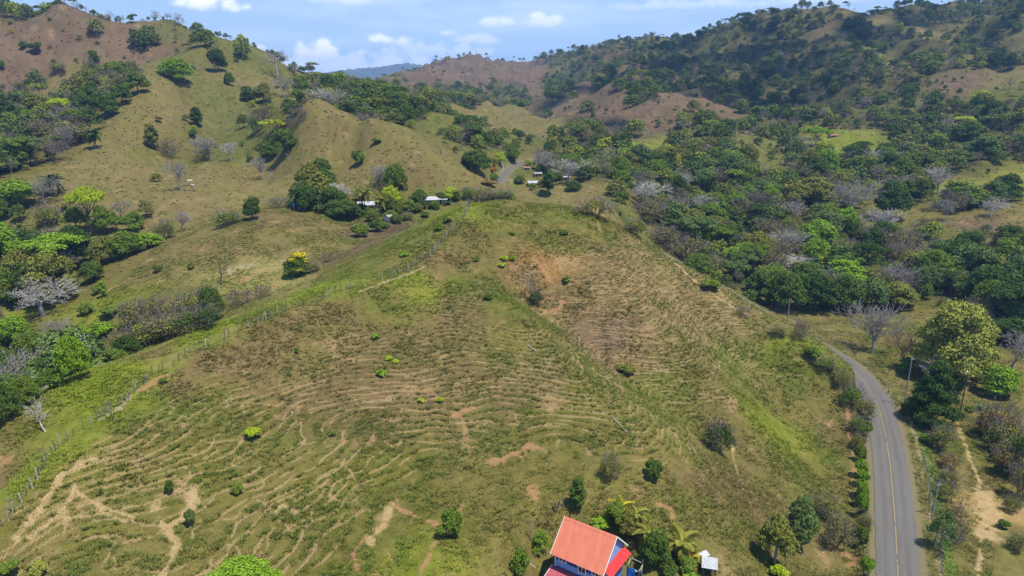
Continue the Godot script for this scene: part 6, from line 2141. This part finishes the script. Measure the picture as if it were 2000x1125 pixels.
func build_house() -> void:
	BUILT.append([9.6, -71.8, 8.0])
	var at := Vector3(9.6, 0.0, -71.8)
	var h := thing("blue_house", "two-storey blue house with a salmon-red ribbed metal roof", "house", at, -0.597)
	var L := 7.18
	var W := 6.85
	var ridge := 8.34
	var eave := 5.0
	var hx := 3.26
	var hz := 2.80
	var wall_top := eave + (W * 0.5 - hz) * (ridge - eave) / (W * 0.5) - 0.06
	# walls, each its own
	part(h, "front_wall", boxed(Vector3(0, wall_top * 0.5 - 0.2, hz - 0.08), Vector3(hx * 2 - 0.002, wall_top + 0.4, 0.16)), mat["navy_wall"])
	part(h, "rear_wall", boxed(Vector3(0, wall_top * 0.5 - 0.2, -hz + 0.08), Vector3(hx * 2 - 0.002, wall_top + 0.4, 0.16)), mat["blue_wall"])
	for s in [-1.0, 1.0]:
		part(h, "side_wall", boxed(Vector3(s * (hx - 0.08), 2.4, 0), Vector3(0.16, 5.2, hz * 2 - 0.324)), mat["blue_wall"])
		var g := Shape.new()
		var top := ridge - 0.08 - 0.0
		var half := hz - 0.17
		for q in [0.0, 1.0]:
			var x: float = s * hx - s * q * 0.16
			var out := Vector3(s if q == 0.0 else -s, 0, 0)
			g.tri_to(Vector3(x, 5.004, -half), Vector3(x, wall_top, -half), Vector3(x, top - 0.02, 0), out)
			g.tri_to(Vector3(x, 5.004, -half), Vector3(x, top - 0.02, 0), Vector3(x, 5.004, half), out)
			g.tri_to(Vector3(x, 5.004, half), Vector3(x, top - 0.02, 0), Vector3(x, wall_top, half), out)
		var gw := part(h, "gable", g.done(), mat["sky_wall"])
		gw.position.x = 0.0
	# pale lower band of the upper storey and the corner boards
	part(h, "front_band", boxed(Vector3(0, 3.62, hz + 0.02), Vector3(hx * 2 - 0.1, 0.85, 0.04)), mat["sky_wall"])
	for s in [-1.0, 1.0]:
		part(h, "corner_board", boxed(Vector3(s * (hx - 0.05), 2.5, hz + 0.01), Vector3(0.16, 5.0, 0.06)), mat["white_paint"])
	part(h, "corner_panel", boxed(Vector3(hx + 0.012, 2.5, hz - 0.62), Vector3(0.03, 4.9, 0.95)), mat["sky_wall"])
	# roof: seven sheets on each slope, ridge cap, white barge boards
	var rise := ridge - eave
	for s in [-1.0, 1.0]:
		for k in 7:
			var a := Vector3(-L * 0.5 + k * L / 7.0, ridge, 0)
			part(h, "roof_sheet", corrugated(a, Vector3(1, 0, 0), Vector3(0, -rise, s * W * 0.5), L / 7.0 - 0.004, 0.26, 0.045), mat["roof_red"])
		for e in [-1.0, 1.0]:
			var sh := Shape.new()
			var p0 := Vector3(e * (L * 0.5 + 0.025), ridge - 0.06, 0)
			var p1 := Vector3(e * (L * 0.5 + 0.025), eave - 0.06, s * W * 0.5)
			var mid := (p0 + p1) * 0.5
			var d := (p1 - p0)
			sh.box(mid + Vector3(0, 0.012, 0), Vector3(0.04, 0.16, d.length()), Basis(Vector3(1, 0, 0), -atan2(d.y, d.z) if s > 0 else PI - atan2(d.y, d.z)))
			part(h, "barge_board", sh.done(), mat["white_paint"])
	var cap := Shape.new()
	for s in [-1.0, 1.0]:
		var d := Vector3(0, -rise, s * W * 0.5).normalized()
		cap.quad_to(Vector3(-L * 0.5, ridge + 0.06, 0), Vector3(L * 0.5, ridge + 0.06, 0), Vector3(L * 0.5, ridge + 0.05, 0) + d * 0.36, Vector3(-L * 0.5, ridge + 0.05, 0) + d * 0.36, Vector3.UP)
	part(h, "ridge_cap", cap.done(), mat["roof_red"])
	# red awning across the right gable
	var an := part(h, "awning", corrugated(Vector3(hx + 0.02, 5.18, -hz + 0.05), Vector3(0, 0, 1), Vector3(1.1, -0.62, 0), hz * 2 - 0.1, 0.22, 0.025), mat["roof_crimson"])
	tag(an, "bright red ribbed awning over the side windows", "")
	# porch in front: faded red roof on posts
	for k in 6:
		var a := Vector3(-hx - 0.35 + k * 1.16, 3.05, hz + 0.05)
		part(h, "porch_sheet", corrugated(a, Vector3(1, 0, 0), Vector3(0, -0.75, 2.7), 1.156, 0.2, 0.028), mat["roof_faded"])
	part(h, "porch_fascia", boxed(Vector3(-hx - 0.38, 2.65, hz + 1.4), Vector3(0.04, 0.14, 2.8), Basis(Vector3(1, 0, 0), 0.271)), mat["white_paint"])
	for k in 3:
		part(h, "porch_post", boxed(Vector3(-hx + 0.1 + k * 3.1, 1.02, hz + 2.5), Vector3(0.12, 2.4, 0.12)), mat["white_paint"])
	# windows and a door
	window(h, Vector3(-2.2, 4.45, hz), Vector2(0.9, 0.7), 0.0)
	window(h, Vector3(0.5, 4.1, hz + 0.04), Vector2(0.9, 0.75), 0.0)
	window(h, Vector3(2.3, 4.45, hz), Vector2(0.8, 0.7), 0.0)
	window(h, Vector3(hx, 3.75, 1.2), Vector2(1.3, 1.05), PI / 2)
	window(h, Vector3(hx, 3.2, -0.7), Vector2(0.8, 1.0), PI / 2)
	window(h, Vector3(hx, 3.6, -2.0), Vector2(0.7, 0.9), PI / 2)
	window(h, Vector3(-hx, 3.8, 0.0), Vector2(1.2, 1.0), -PI / 2)
	var door := part(h, "door", boxed(Vector3(0.6, 1.0, hz + 0.02), Vector3(0.95, 2.1, 0.05)), mat["white_paint"])
	part(door, "handle", boxed(Vector3(0.98, 1.0, hz + 0.06), Vector3(0.05, 0.12, 0.05)), mat["wire"])

func house_point(x: float, y: float, z: float) -> Vector3:
	return Vector3(9.6, 0.0, -71.8) + Basis(Vector3.UP, -0.597) * Vector3(x, y, z)

func build_yard() -> void:
	rng.seed = 71
	# wash corner: pole rack, tarp and cloths
	var c := house_point(4.9, 0, -2.6)
	c.y = height(c.x, c.z)
	var rack := thing("pole_rack", "rack of thin poles leaning at the house's right corner", "rack", c, -0.5)
	for p in [[-0.7, -0.7, 4.1], [0.8, -0.7, 3.8], [0.8, 0.7, 3.4], [-0.7, 0.7, 3.6]]:
		var sh := Shape.new()
		sh.tube(Vector3(p[0], -0.4, p[1]), Vector3(p[0] + 0.05, p[2], p[1]), 0.06, 0.05, 6, true)
		part(rack, "pole", sh.done(), mat["post_wood"])
	for p in [[-0.7, 3.5, -0.7, 0.85, 3.3, -0.7], [0.85, 3.1, -0.7, 0.85, 3.0, 0.7], [-0.7, 3.4, -0.7, -0.68, 3.2, 0.7], [-0.65, 2.2, 0.7, 0.85, 3.1, 0.7], [0.85, 1.3, 0.7, 0.85, 3.0, -0.7]]:
		var sh := Shape.new()
		sh.tube(Vector3(p[0], p[1], p[2]), Vector3(p[3], p[4], p[5]), 0.045, 0.04, 5, true)
		part(rack, "rail", sh.done(), mat["pale_wood"])
	cloth("tarpaulin", "blue tarpaulin hung on the pole rack beside the house", "tarpaulin", c + Vector3(-0.55, 1.0, 0.75), 1.0, 2.4, "tarp_blue", 5)
	cloth("hung_cloth", "dark blue cloth hung on the pole rack beside the house", "cloth", c + Vector3(0.35, 1.6, 0.75), 0.9, 1.3, "dark_cloth", 6)
	# plank
	var a := spot(1231, 1112)
	log_between("timber_plank", "white timber lying on the grass right of the house", "timber", a, spot(1253, 1122), 0.11, "white_paint")
	log_between("timber_plank", "short pale plank on the grass left of the house", "timber", spot(1035, 1103), spot(1046, 1111), 0.07, "pale_wood")
	log_between("fallen_pole", "pale fallen pole lying on the upper slope", "pole", spot(1031, 675), spot(1049, 688), 0.08, "pale_wood")
	log_between("fallen_pole", "long thin pale pole lying across the lower tracks", "pole", spot(1194, 813), spot(1226, 846), 0.06, "pale_wood")
	# small zinc shed
	var s := spot(1384, 1122)
	BUILT.append([s.x, s.z, 4.0])
	var shed := thing("zinc_shed", "small shed with a pale zinc roof at the bottom edge", "shed", s, -0.25)
	for q in [[-0.8, -0.65], [0.8, -0.65], [0.8, 0.65], [-0.8, 0.65]]:
		part(shed, "post", boxed(Vector3(q[0], 0.75, q[1]), Vector3(0.1, 2.0, 0.1)), mat["post_wood"])
	part(shed, "wall_panel", boxed(Vector3(0, 0.75, -0.66), Vector3(1.5, 1.7, 0.04)), mat["old_zinc"])
	part(shed, "wall_panel", boxed(Vector3(-0.81, 0.75, 0), Vector3(0.04, 1.7, 1.2)), mat["old_zinc"])
	part(shed, "roof_sheet", corrugated(Vector3(-1.0, 1.95, -0.95), Vector3(1, 0, 0), Vector3(0, -0.35, 1.9), 1.0, 0.1, 0.02), mat["zinc"])
	part(shed, "roof_sheet", corrugated(Vector3(0.004, 1.97, -0.95), Vector3(1, 0, 0), Vector3(0, -0.35, 1.9), 1.0, 0.1, 0.02), mat["zinc"])
	var loose := thing("zinc_sheet", "loose bent zinc sheet propped behind the small shed", "metal sheet", s + Vector3(-0.3, 1.7, -1.55), 0.4)
	part(loose, "sheet", corrugated(Vector3(-0.7, 0.25, -0.4), Vector3(1, 0.12, 0), Vector3(0.1, -0.25, 0.8), 1.3, 0.1, 0.02), mat["zinc"])
	part(loose, "prop", boxed(Vector3(0, -0.9, -0.1), Vector3(0.08, 1.9, 0.08)), mat["post_wood"])
	# heap of cut brush
	var b := spot(1872, 1050)
	var heap := thing("brush_heap", "heap of cut grey brush beside the dirt track", "brush heap", b, 0.0)
	for k in 46:
		var sh := Shape.new()
		var an := rng.randf() * TAU
		var p := Vector3(rng.randf_range(-0.9, 0.9), 0, rng.randf_range(-0.7, 0.7))
		var d := Vector3(cos(an), rng.randf_range(-0.25, 0.35), sin(an)) * rng.randf_range(0.5, 1.2)
		p.y = 0.12 + 0.55 * (1.0 - p.length() / 1.2) * rng.randf()
		sh.tube(p - d * 0.5, p + d * 0.5, 0.035, 0.015, 4)
		part(heap, "branch", sh.done(), mat["brush"])
	var soil := Shape.new()
	# cattle on the tan slope
	cow("white cow grazing on the left tan slope, the upper of two", spot(371, 358), 0.4)
	cow("white cow grazing on the left tan slope, the lower of two", spot(377, 367), 2.6)
	cow("white cow on the bright meadow, left one", spot(1705, 264), 0.9)
	cow("white cow on the bright meadow, right one", spot(1788, 263), 2.0)

func cloth(called: String, label: String, category: String, at: Vector3, w: float, h: float, m: String, seed_: int) -> void:
	var sh := Shape.new()
	var n := 8
	var k := 10
	var f := func(i: int, j: int) -> Vector3:
		var u := float(i) / n
		var v := float(j) / k
		return Vector3((u - 0.5) * w * (1.0 + 0.15 * v), (v) * h, 0.10 * sin(u * 9.0 + seed_) * (1.2 - v) + 0.05 * sin(v * 7.0 + u * 3.0))
	for i in n:
		for j in k:
			sh.quad(f.call(i, j), f.call(i, j + 1), f.call(i + 1, j + 1), f.call(i + 1, j))
	var o := part(self, called, sh.done(), mat[m])
	named(o, called)
	o.position = at
	o.rotation.y = -0.5
	tag(o, label, category)

func log_between(called: String, label: String, category: String, a: Vector3, b: Vector3, r: float, m: String) -> void:
	var sh := Shape.new()
	var mid := (a + b) * 0.5
	sh.tube(a - mid, (b - a) * 0.1, r, r * 0.9, 7, true)
	sh.tube((b - a) * 0.1, b - mid, r * 0.9, r * 0.7, 7, true)
	var o := part(self, called, sh.done(), mat[m])
	named(o, called)
	o.position = mid + Vector3(0, r * 0.8 + 0.05, 0)
	tag(o, label, category)

func cow(label: String, at: Vector3, turn: float) -> void:
	# one continuous body: rings along the back from rump to muzzle, legs let in
	var o := thing("cow", label, "cow", at, turn, "white cattle")
	var sh := Shape.new()
	var rings := [[-0.95, 1.15, 0.08, 0.10], [-0.85, 1.12, 0.26, 0.30], [-0.45, 1.08, 0.32, 0.36], [0.1, 1.05, 0.34, 0.38], [0.55, 1.10, 0.28, 0.34], [0.85, 1.12, 0.17, 0.24], [1.05, 0.98, 0.12, 0.17], [1.22, 0.78, 0.13, 0.15], [1.36, 0.55, 0.09, 0.10], [1.42, 0.42, 0.06, 0.06]]
	for k in rings.size() - 1:
		var a = rings[k]
		var b = rings[k + 1]
		for s in 10:
			var p := TAU * s / 10
			var q := TAU * (s + 1) / 10
			sh.quad(Vector3(a[0], a[1] + sin(p) * a[3], cos(p) * a[2]), Vector3(b[0], b[1] + sin(p) * b[3], cos(p) * b[2]), Vector3(b[0], b[1] + sin(q) * b[3], cos(q) * b[2]), Vector3(a[0], a[1] + sin(q) * a[3], cos(q) * a[2]))
	for l in [[-0.72, 0.18, 1], [-0.70, -0.18, 1], [0.58, 0.16, 0], [0.60, -0.16, 0]]:
		var knee := Vector3(l[0] + (-0.06 if l[2] else 0.02), 0.42, l[1])
		sh.tube(Vector3(l[0], 0.95, l[1]), knee, 0.13, 0.065, 7)
		sh.tube(knee, Vector3(l[0], -0.05, l[1]), 0.06, 0.055, 7)
	for s in [-1.0, 1.0]:
		sh.tube(Vector3(1.16, 0.92, 0.1 * s), Vector3(1.12, 0.95, 0.28 * s), 0.05, 0.02, 5)
	sh.tube(Vector3(-0.95, 1.2, 0), Vector3(-1.02, 0.5, 0), 0.03, 0.025, 5)
	part(o, "body", sh.done(), mat["hide"])

# ---------------------------------------------------------------- village

# across and down of the middle of the front foot; width in metres, depth, wall height, roof rise, turn; roof, wall; label
const SHACKS := [
	[714, 412, 5.5, 4.0, 2.2, 0.9, 0.15, "zinc", "ochre_wall", "village house with shining zinc roof behind the palms"],
	[655, 421, 3.4, 3.0, 1.7, 0.5, 0.3, "zinc", "ochre_wall", "small hut with ochre wall under the dark village trees"],
	[762, 433, 3.6, 3.0, 1.8, 0.5, 0.9, "old_zinc", "cream_wall", "low hut with grey zinc roof below the palms"],
	[834, 402, 5.8, 4.6, 2.3, 0.8, 0.1, "zinc", "ochre_wall", "village house with pale zinc roof at the green strip's rim"],
	[862, 400, 3.2, 3.0, 2.2, 0.6, 0.2, "zinc", "cream_wall", "small hut with white zinc roof right of the zinc-roofed house"],
	[1046, 364, 7.2, 4.5, 2.0, 0.7, 0.12, "zinc", "ochre_wall", "long low house with blue-white zinc roof beyond the hill"],
	[1029, 333, 3.2, 3.0, 2.0, 0.6, 0.0, "rust_zinc", "cream_wall", "hut with rusty red roof by the far road's pole"],
	[1050, 346, 3.8, 3.0, 2.0, 0.5, 0.25, "old_zinc", "ochre_wall", "grey-roofed hut among bushes above the long house"],
	[1106, 352, 3.0, 2.6, 1.8, 0.4, 0.2, "zinc", "cream_wall", "tiny white hut at the wood's edge right of the long house"],
	[1630, 268, 6.0, 4.0, 2.0, 0.8, 0.05, "rust_zinc", "ochre_wall", "far farmhouse at the bright meadow's upper edge"],
	[578, 409, 2.2, 2.0, 1.6, 0.3, 0.4, "tarp_blue", "ochre_wall", "tiny shelter with blue cover at the village's left end"],
]

func build_village() -> void:
	for s in SHACKS:
		var at := spot(s[0], s[1])
		at.y = minf(at.y, minf(height(at.x - 2, at.z), height(at.x + 2, at.z)))
		BUILT.append([at.x, at.z, s[2] * 0.5 + 3.0])
		var h := thing("village_house", s[9], "house", at + Vector3(0, 0, -s[3] * 0.5), s[6], "small houses of the hamlet")
		var w: float = s[2]
		var d: float = s[3]
		var t: float = s[4]
		part(h, "front_wall", boxed(Vector3(0, t * 0.5 - 0.4, d * 0.5 - 0.06), Vector3(w - 0.002, t + 0.8, 0.12)), mat[s[8]])
		part(h, "rear_wall", boxed(Vector3(0, t * 0.5 - 0.4, -d * 0.5 + 0.06), Vector3(w - 0.002, t + 0.8, 0.12)), mat[s[8]])
		for e in [-1.0, 1.0]:
			part(h, "side_wall", boxed(Vector3(e * (w * 0.5 - 0.06), t * 0.5 - 0.4, 0), Vector3(0.12, t + 0.8, d - 0.244)), mat[s[8]])
			var n := maxi(int(w / 1.0), 2)
			for k in n:
				var run := (w + 0.8) / n
				part(h, "roof_sheet", corrugated(Vector3(-w * 0.5 - 0.4 + k * run, t + s[5], 0), Vector3(1, 0, 0), Vector3(0, -s[5] - 0.12, e * (d * 0.5 + 0.45)), run - 0.004, 0.33, 0.03), mat[s[7]])
			var g := Shape.new()
			g.tri_to(Vector3(e * (w * 0.5 - 0.05), t, -d * 0.5), Vector3(e * (w * 0.5 - 0.05), t + s[5] - 0.05, 0), Vector3(e * (w * 0.5 - 0.05), t, d * 0.5), Vector3(e, 0, 0))
			part(h, "gable", g.done(), mat[s[8]])
		part(h, "door", boxed(Vector3(-w * 0.18, 0.9, d * 0.5 + 0.012), Vector3(0.8, 1.8, 0.03)), mat["shadow_door"])
		part(h, "window", boxed(Vector3(w * 0.22, 1.2, d * 0.5 + 0.012), Vector3(0.8, 0.7, 0.03)), mat["shadow_door"])

# ---------------------------------------------------------------- fences and poles

var stakes := []

func make_stakes() -> void:
	for q in 5:
		var r := RandomNumberGenerator.new()
		r.seed = 400 + q
		var sh := Shape.new()
		var p := Vector3(0, -0.4, 0)
		var rad := 0.075 + 0.02 * (q % 3)
		var d := Vector3(r.randf_range(-0.12, 0.12), 1, r.randf_range(-0.12, 0.12)).normalized()
		for k in 3:
			var e := p + d * 0.68
			sh.tube(p, e, rad, rad * 0.88, 6, k == 2)
			p = e
			rad *= 0.88
			d = (d + Vector3(r.randf_range(-0.15, 0.15), 0.1, r.randf_range(-0.15, 0.15))).normalized()
		if q > 2:
			sh.tube(p - d * 0.4, p + Vector3(r.randf_range(-0.3, 0.3), 0.35, r.randf_range(-0.3, 0.3)), rad * 0.6, rad * 0.3, 4, true)
		stakes.append(sh.done())

func fence_line(called: String, label: String, line: Array, gap: float, tall: float, strands: int, woods: Array) -> void:
	var pts := []
	for k in range(0, line.size(), 2):
		pts.append(spot(line[k], line[k + 1]))
	var base: Vector3 = pts[0]
	var f := thing(called, label, "fence", base)
	var tops := []
	var n := 0
	for k in pts.size() - 1:
		var a: Vector3 = pts[k]
		var b: Vector3 = pts[k + 1]
		var flat := Vector2(b.x - a.x, b.z - a.z).length()
		var steps := maxi(int(flat / gap), 1)
		for s in steps:
			var t := (s + rng.randf_range(-0.3, 0.3)) / steps
			var x := lerpf(a.x, b.x, t) + rng.randf_range(-0.15, 0.15)
			var z := lerpf(a.z, b.z, t) + rng.randf_range(-0.15, 0.15)
			var y := height(x, z)
			var h := tall * rng.randf_range(0.75, 1.25)
			if n < 290:
				var xf := Transform3D(Basis(Vector3.UP, rng.randf() * TAU).scaled(Vector3(1.0, h / 1.64, 1.0)), Vector3(x, y, z) - base)
				part(f, "post", stakes[rng.randi() % stakes.size()], mat[woods[rng.randi() % woods.size()]], xf)
				n += 1
			tops.append([Vector3(x, y, z) - base, h])
	for q in strands:
		var sh := Shape.new()
		var level := tall * (0.3 + 0.5 * q / maxf(strands - 1, 1.0))
		for i in tops.size() - 1:
			sh.tube(tops[i][0] + Vector3(0, level, 0), tops[i + 1][0] + Vector3(0, level, 0), 0.008, 0.008, 3)
		part(f, "wire", sh.done(), mat["wire"])

func build_fences() -> void:
	make_stakes()
	rng.seed = 99
	fence_line("ridge_fence", "stake and wire fence running up the near hill's ridge", [2, 1034, 40, 985, 80, 925, 120, 870, 175, 832, 240, 785, 310, 728, 372, 690, 440, 662, 500, 634, 560, 606, 640, 580, 720, 552, 800, 527, 850, 490, 885, 448, 912, 415, 936, 394, 950, 388], 1.15, 1.7, 3, ["post_wood", "grey_bark", "post_wood", "pale_wood"])
	fence_line("roadside_fence", "row of grey fence posts on the bank right of the road", [1838, 1118, 1828, 1060, 1820, 1000, 1814, 955, 1808, 915, 1800, 880], 1.3, 1.4, 3, ["grey_bark", "post_wood"])
	fence_line("roadside_fence", "thin post fence right of the road's upper bend", [1752, 800, 1725, 752, 1700, 725, 1665, 690, 1630, 668, 1590, 645, 1540, 618, 1480, 590], 1.8, 1.5, 3, ["post_wood", "grey_bark"])
	fence_line("garden_fence", "short grey picket fence above the house roof", [1082, 1000, 1092, 992, 1102, 985, 1108, 978], 0.45, 1.5, 2, ["post_wood"])
	fence_line("pasture_fence", "thin stake fence beside the summit's far scrub", [958, 388, 990, 389, 1020, 391], 1.2, 1.5, 2, ["post_wood", "grey_bark"])

# across, top, foot; wood; label; lamp
const POLES := [
	[1765, 712, 792, "concrete", "grey concrete utility pole left of the dark conical tree", 0],
	[1876, 738, 801, "creosote", "dark lamp pole right of the dark conical tree", 1],
	[1399, 508, 548, "concrete", "pale utility pole where the road passes the hill's rim", 0],
	[1538, 586, 625, "concrete", "pale utility pole on the roadside pasture", 0],
	[1022, 306, 333, "concrete", "utility pole beside the far road", 0],
	[982, 318, 336, "white_paint", "short white post at the far road's bend", 0],
	[881, 383, 397, "white_paint", "white pole at the zinc-roofed house on the rim", 0],
	[1037, 1020, 1056, "concrete", "slim concrete post in the yard left of the house", 0],
	[1820, 955, 1010, "concrete", "pale concrete post in the roadside fence", 0],
]

func build_poles() -> void:
	for p in POLES:
		var at := spot(p[0], p[2])
		var d := at - EYE
		var down := asin(-d.y / d.length())
		var h: float = (p[2] - p[1]) * d.length() / FOCAL / cos(down)
		var o := thing("utility_pole", p[4], "pole", at, 0.3, "poles")
		var sh := Shape.new()
		sh.tube(Vector3(0, -0.6, 0), Vector3(0, h, 0), 0.15 if h > 4.0 else 0.08, 0.09 if h > 4.0 else 0.06, 8, true)
		part(o, "shaft", sh.done(), mat[p[3]])
		if h > 5.5:
			if p[5]:
				var arm := Shape.new()
				arm.tube(Vector3(0, h - 0.3, 0), Vector3(-0.5, h + 0.05, 0.2), 0.035, 0.03, 5, true)
				part(o, "lamp_arm", arm.done(), mat["zinc"])
				var head := Shape.new()
				head.box(Vector3(-0.62, h + 0.06, 0.26), Vector3(0.42, 0.12, 0.2), Basis(Vector3.UP, 0.4))
				part(o, "lamp_head", head.done(), mat["glazed"])
			else:
				part(o, "crossarm", boxed(Vector3(0, h - 0.5, 0.13), Vector3(0.9, 0.1, 0.1)), mat["post_wood"])
				for x in [-0.38, 0.0, 0.38]:
					var pin := Shape.new()
					pin.tube(Vector3(x, h - 0.45, 0.13), Vector3(x, h - 0.25, 0.13), 0.05, 0.035, 6, true)
					part(o, "insulator", pin.done(), mat["glazed"])

func scatter_small() -> void:
	# low clumps of rank grass and seedlings over the farther slopes: nobody could count them
	rng.seed = 321
	var sh := []
	for q in 3:
		var r := RandomNumberGenerator.new()
		r.seed = 700 + q
		var s := Shape.new()
		leaves(s, r, crown_lobes(r, "bush", 1.0, 1.8), 60, 0.34, 0.6)
		sh.append(s.done())
	var sets := [[[], []], [[], []], [[], []]]
	for k in 110000:
		var z := -lerpf(120.0, 620.0, pow(rng.randf(), 1.6))
		var x := rng.randf_range(-1.0, 1.0) * (absf(z) * 0.8 + 20.0)
		if x > NEAR_X0 and x < NEAR_X1 and z > NEAR_Z1:
			var tr := cover_at(6, x, z)
			if tr > 0.02 or rng.randf() < 0.85: continue
		if rng.randf() < 0.62 - 0.5 * patch.get_noise_2d(x * 0.12 + 11.0, z * 0.12):
			continue
		var rd := road_at(z)
		if rd.w > 0.0 and absf((x - rd.x) * rd.z) < 5.0: continue
		if near_built(x, z): continue
		var c := land_colour(x, z, 0.0)
		var g := rng.randf_range(0.85, 1.15)
		var s := rng.randf_range(0.25, 0.85) * (0.7 + absf(z) / 900.0)
		var q := rng.randi() % 3
		var hue := Color(c.r * g * 1.35, c.g * g * 1.42, c.b * g * 1.15)
		sets[q][0].append(Transform3D(Basis(Vector3.UP, rng.randf() * TAU).scaled_local(Vector3(s, s * rng.randf_range(0.25, 0.6), s)), ground(x, z)))
		sets[q][1].append(hue)
	var o := Node3D.new()
	o.name = "hillside_undergrowth"
	add_child(o)
	tag(o, "low grass clumps and seedlings over the farther slopes", "undergrowth", "", "stuff")
	for q in 3:
		multi(o, "undergrowth_clump", sh[q], sets[q][0], sets[q][1], mat["grass_blade"])

# ---------------------------------------------------------------- clouds whose shade lies on the hills

func puff(seed_: int) -> ArrayMesh:
	var r := FastNoiseLite.new()
	r.seed = seed_
	r.frequency = 1.3
	r.fractal_octaves = 3
	var rows := 12
	var turns := 18
	var verts := PackedVector3Array()
	var idx := PackedInt32Array()
	for j in rows + 1:
		var t := PI * j / rows
		for i in turns + 1:
			var a := TAU * (i % turns) / turns
			var d := Vector3(sin(t) * cos(a), cos(t), sin(t) * sin(a))
			var k := 1.0 + 0.35 * r.get_noise_3dv(d * 1.2)
			verts.append(d * k * Vector3(1, 0.8 if d.y > 0.0 else 0.4, 1))
	for j in rows:
		for i in turns:
			var k := j * (turns + 1) + i
			idx.append_array(PackedInt32Array([k, k + 1, k + turns + 1, k + 1, k + turns + 2, k + turns + 1]))
	var st := SurfaceTool.new()
	st.begin(Mesh.PRIMITIVE_TRIANGLES)
	for k in idx: st.add_vertex(verts[k])
	st.index()
	st.generate_normals()
	return st.commit()

func build_clouds() -> void:
	# a thin field of broken cumulus high over the right mountain: its shade lies soft on the slope below
	var white := StandardMaterial3D.new()
	white.resource_name = "cloud_white"
	white.albedo_color = Color(0.97, 0.97, 0.97)
	white.roughness = 1.0
	white.vertex_color_use_as_albedo = true
	var r := RandomNumberGenerator.new()
	r.seed = 5
	var ragged := FastNoiseLite.new()
	ragged.seed = 19
	ragged.frequency = 1.0 / 190.0
	ragged.fractal_octaves = 3
	var to_sun := Vector3(0.29, 0.93, 0.20) / 0.93
	var o := Node3D.new()
	o.name = "cloud"
	add_child(o)
	tag(o, "broken white cumulus high over the right mountain", "cloud", "", "structure")
	var sets := [[[], []], [[], []], [[], []]]
	for k in 2600:
		var x := r.randf_range(-60.0, 520.0)
		var z := r.randf_range(-1180.0, -520.0)
		var q := Vector2((x - 0.28 * (-z - 800.0) - 235.0) / 200.0, (z + 820.0) / 290.0).length()
		if ragged.get_noise_2d(x, z) * 1.3 + 1.0 - q < 0.28 or r.randf() > 0.21:
			continue
		var s := r.randf_range(9.0, 17.0)
		var which := r.randi() % 3
		sets[which][0].append(Transform3D(Basis(Vector3.UP, r.randf() * TAU).scaled(Vector3(s, s * 0.7, s)), Vector3(x, r.randf_range(-20.0, 40.0), z) + to_sun * 2400.0))
		sets[which][1].append(Color(1, 1, 1))
	for k in 3:
		multi(o, "puff", puff(k + 1), sets[k][0], sets[k][1], white)
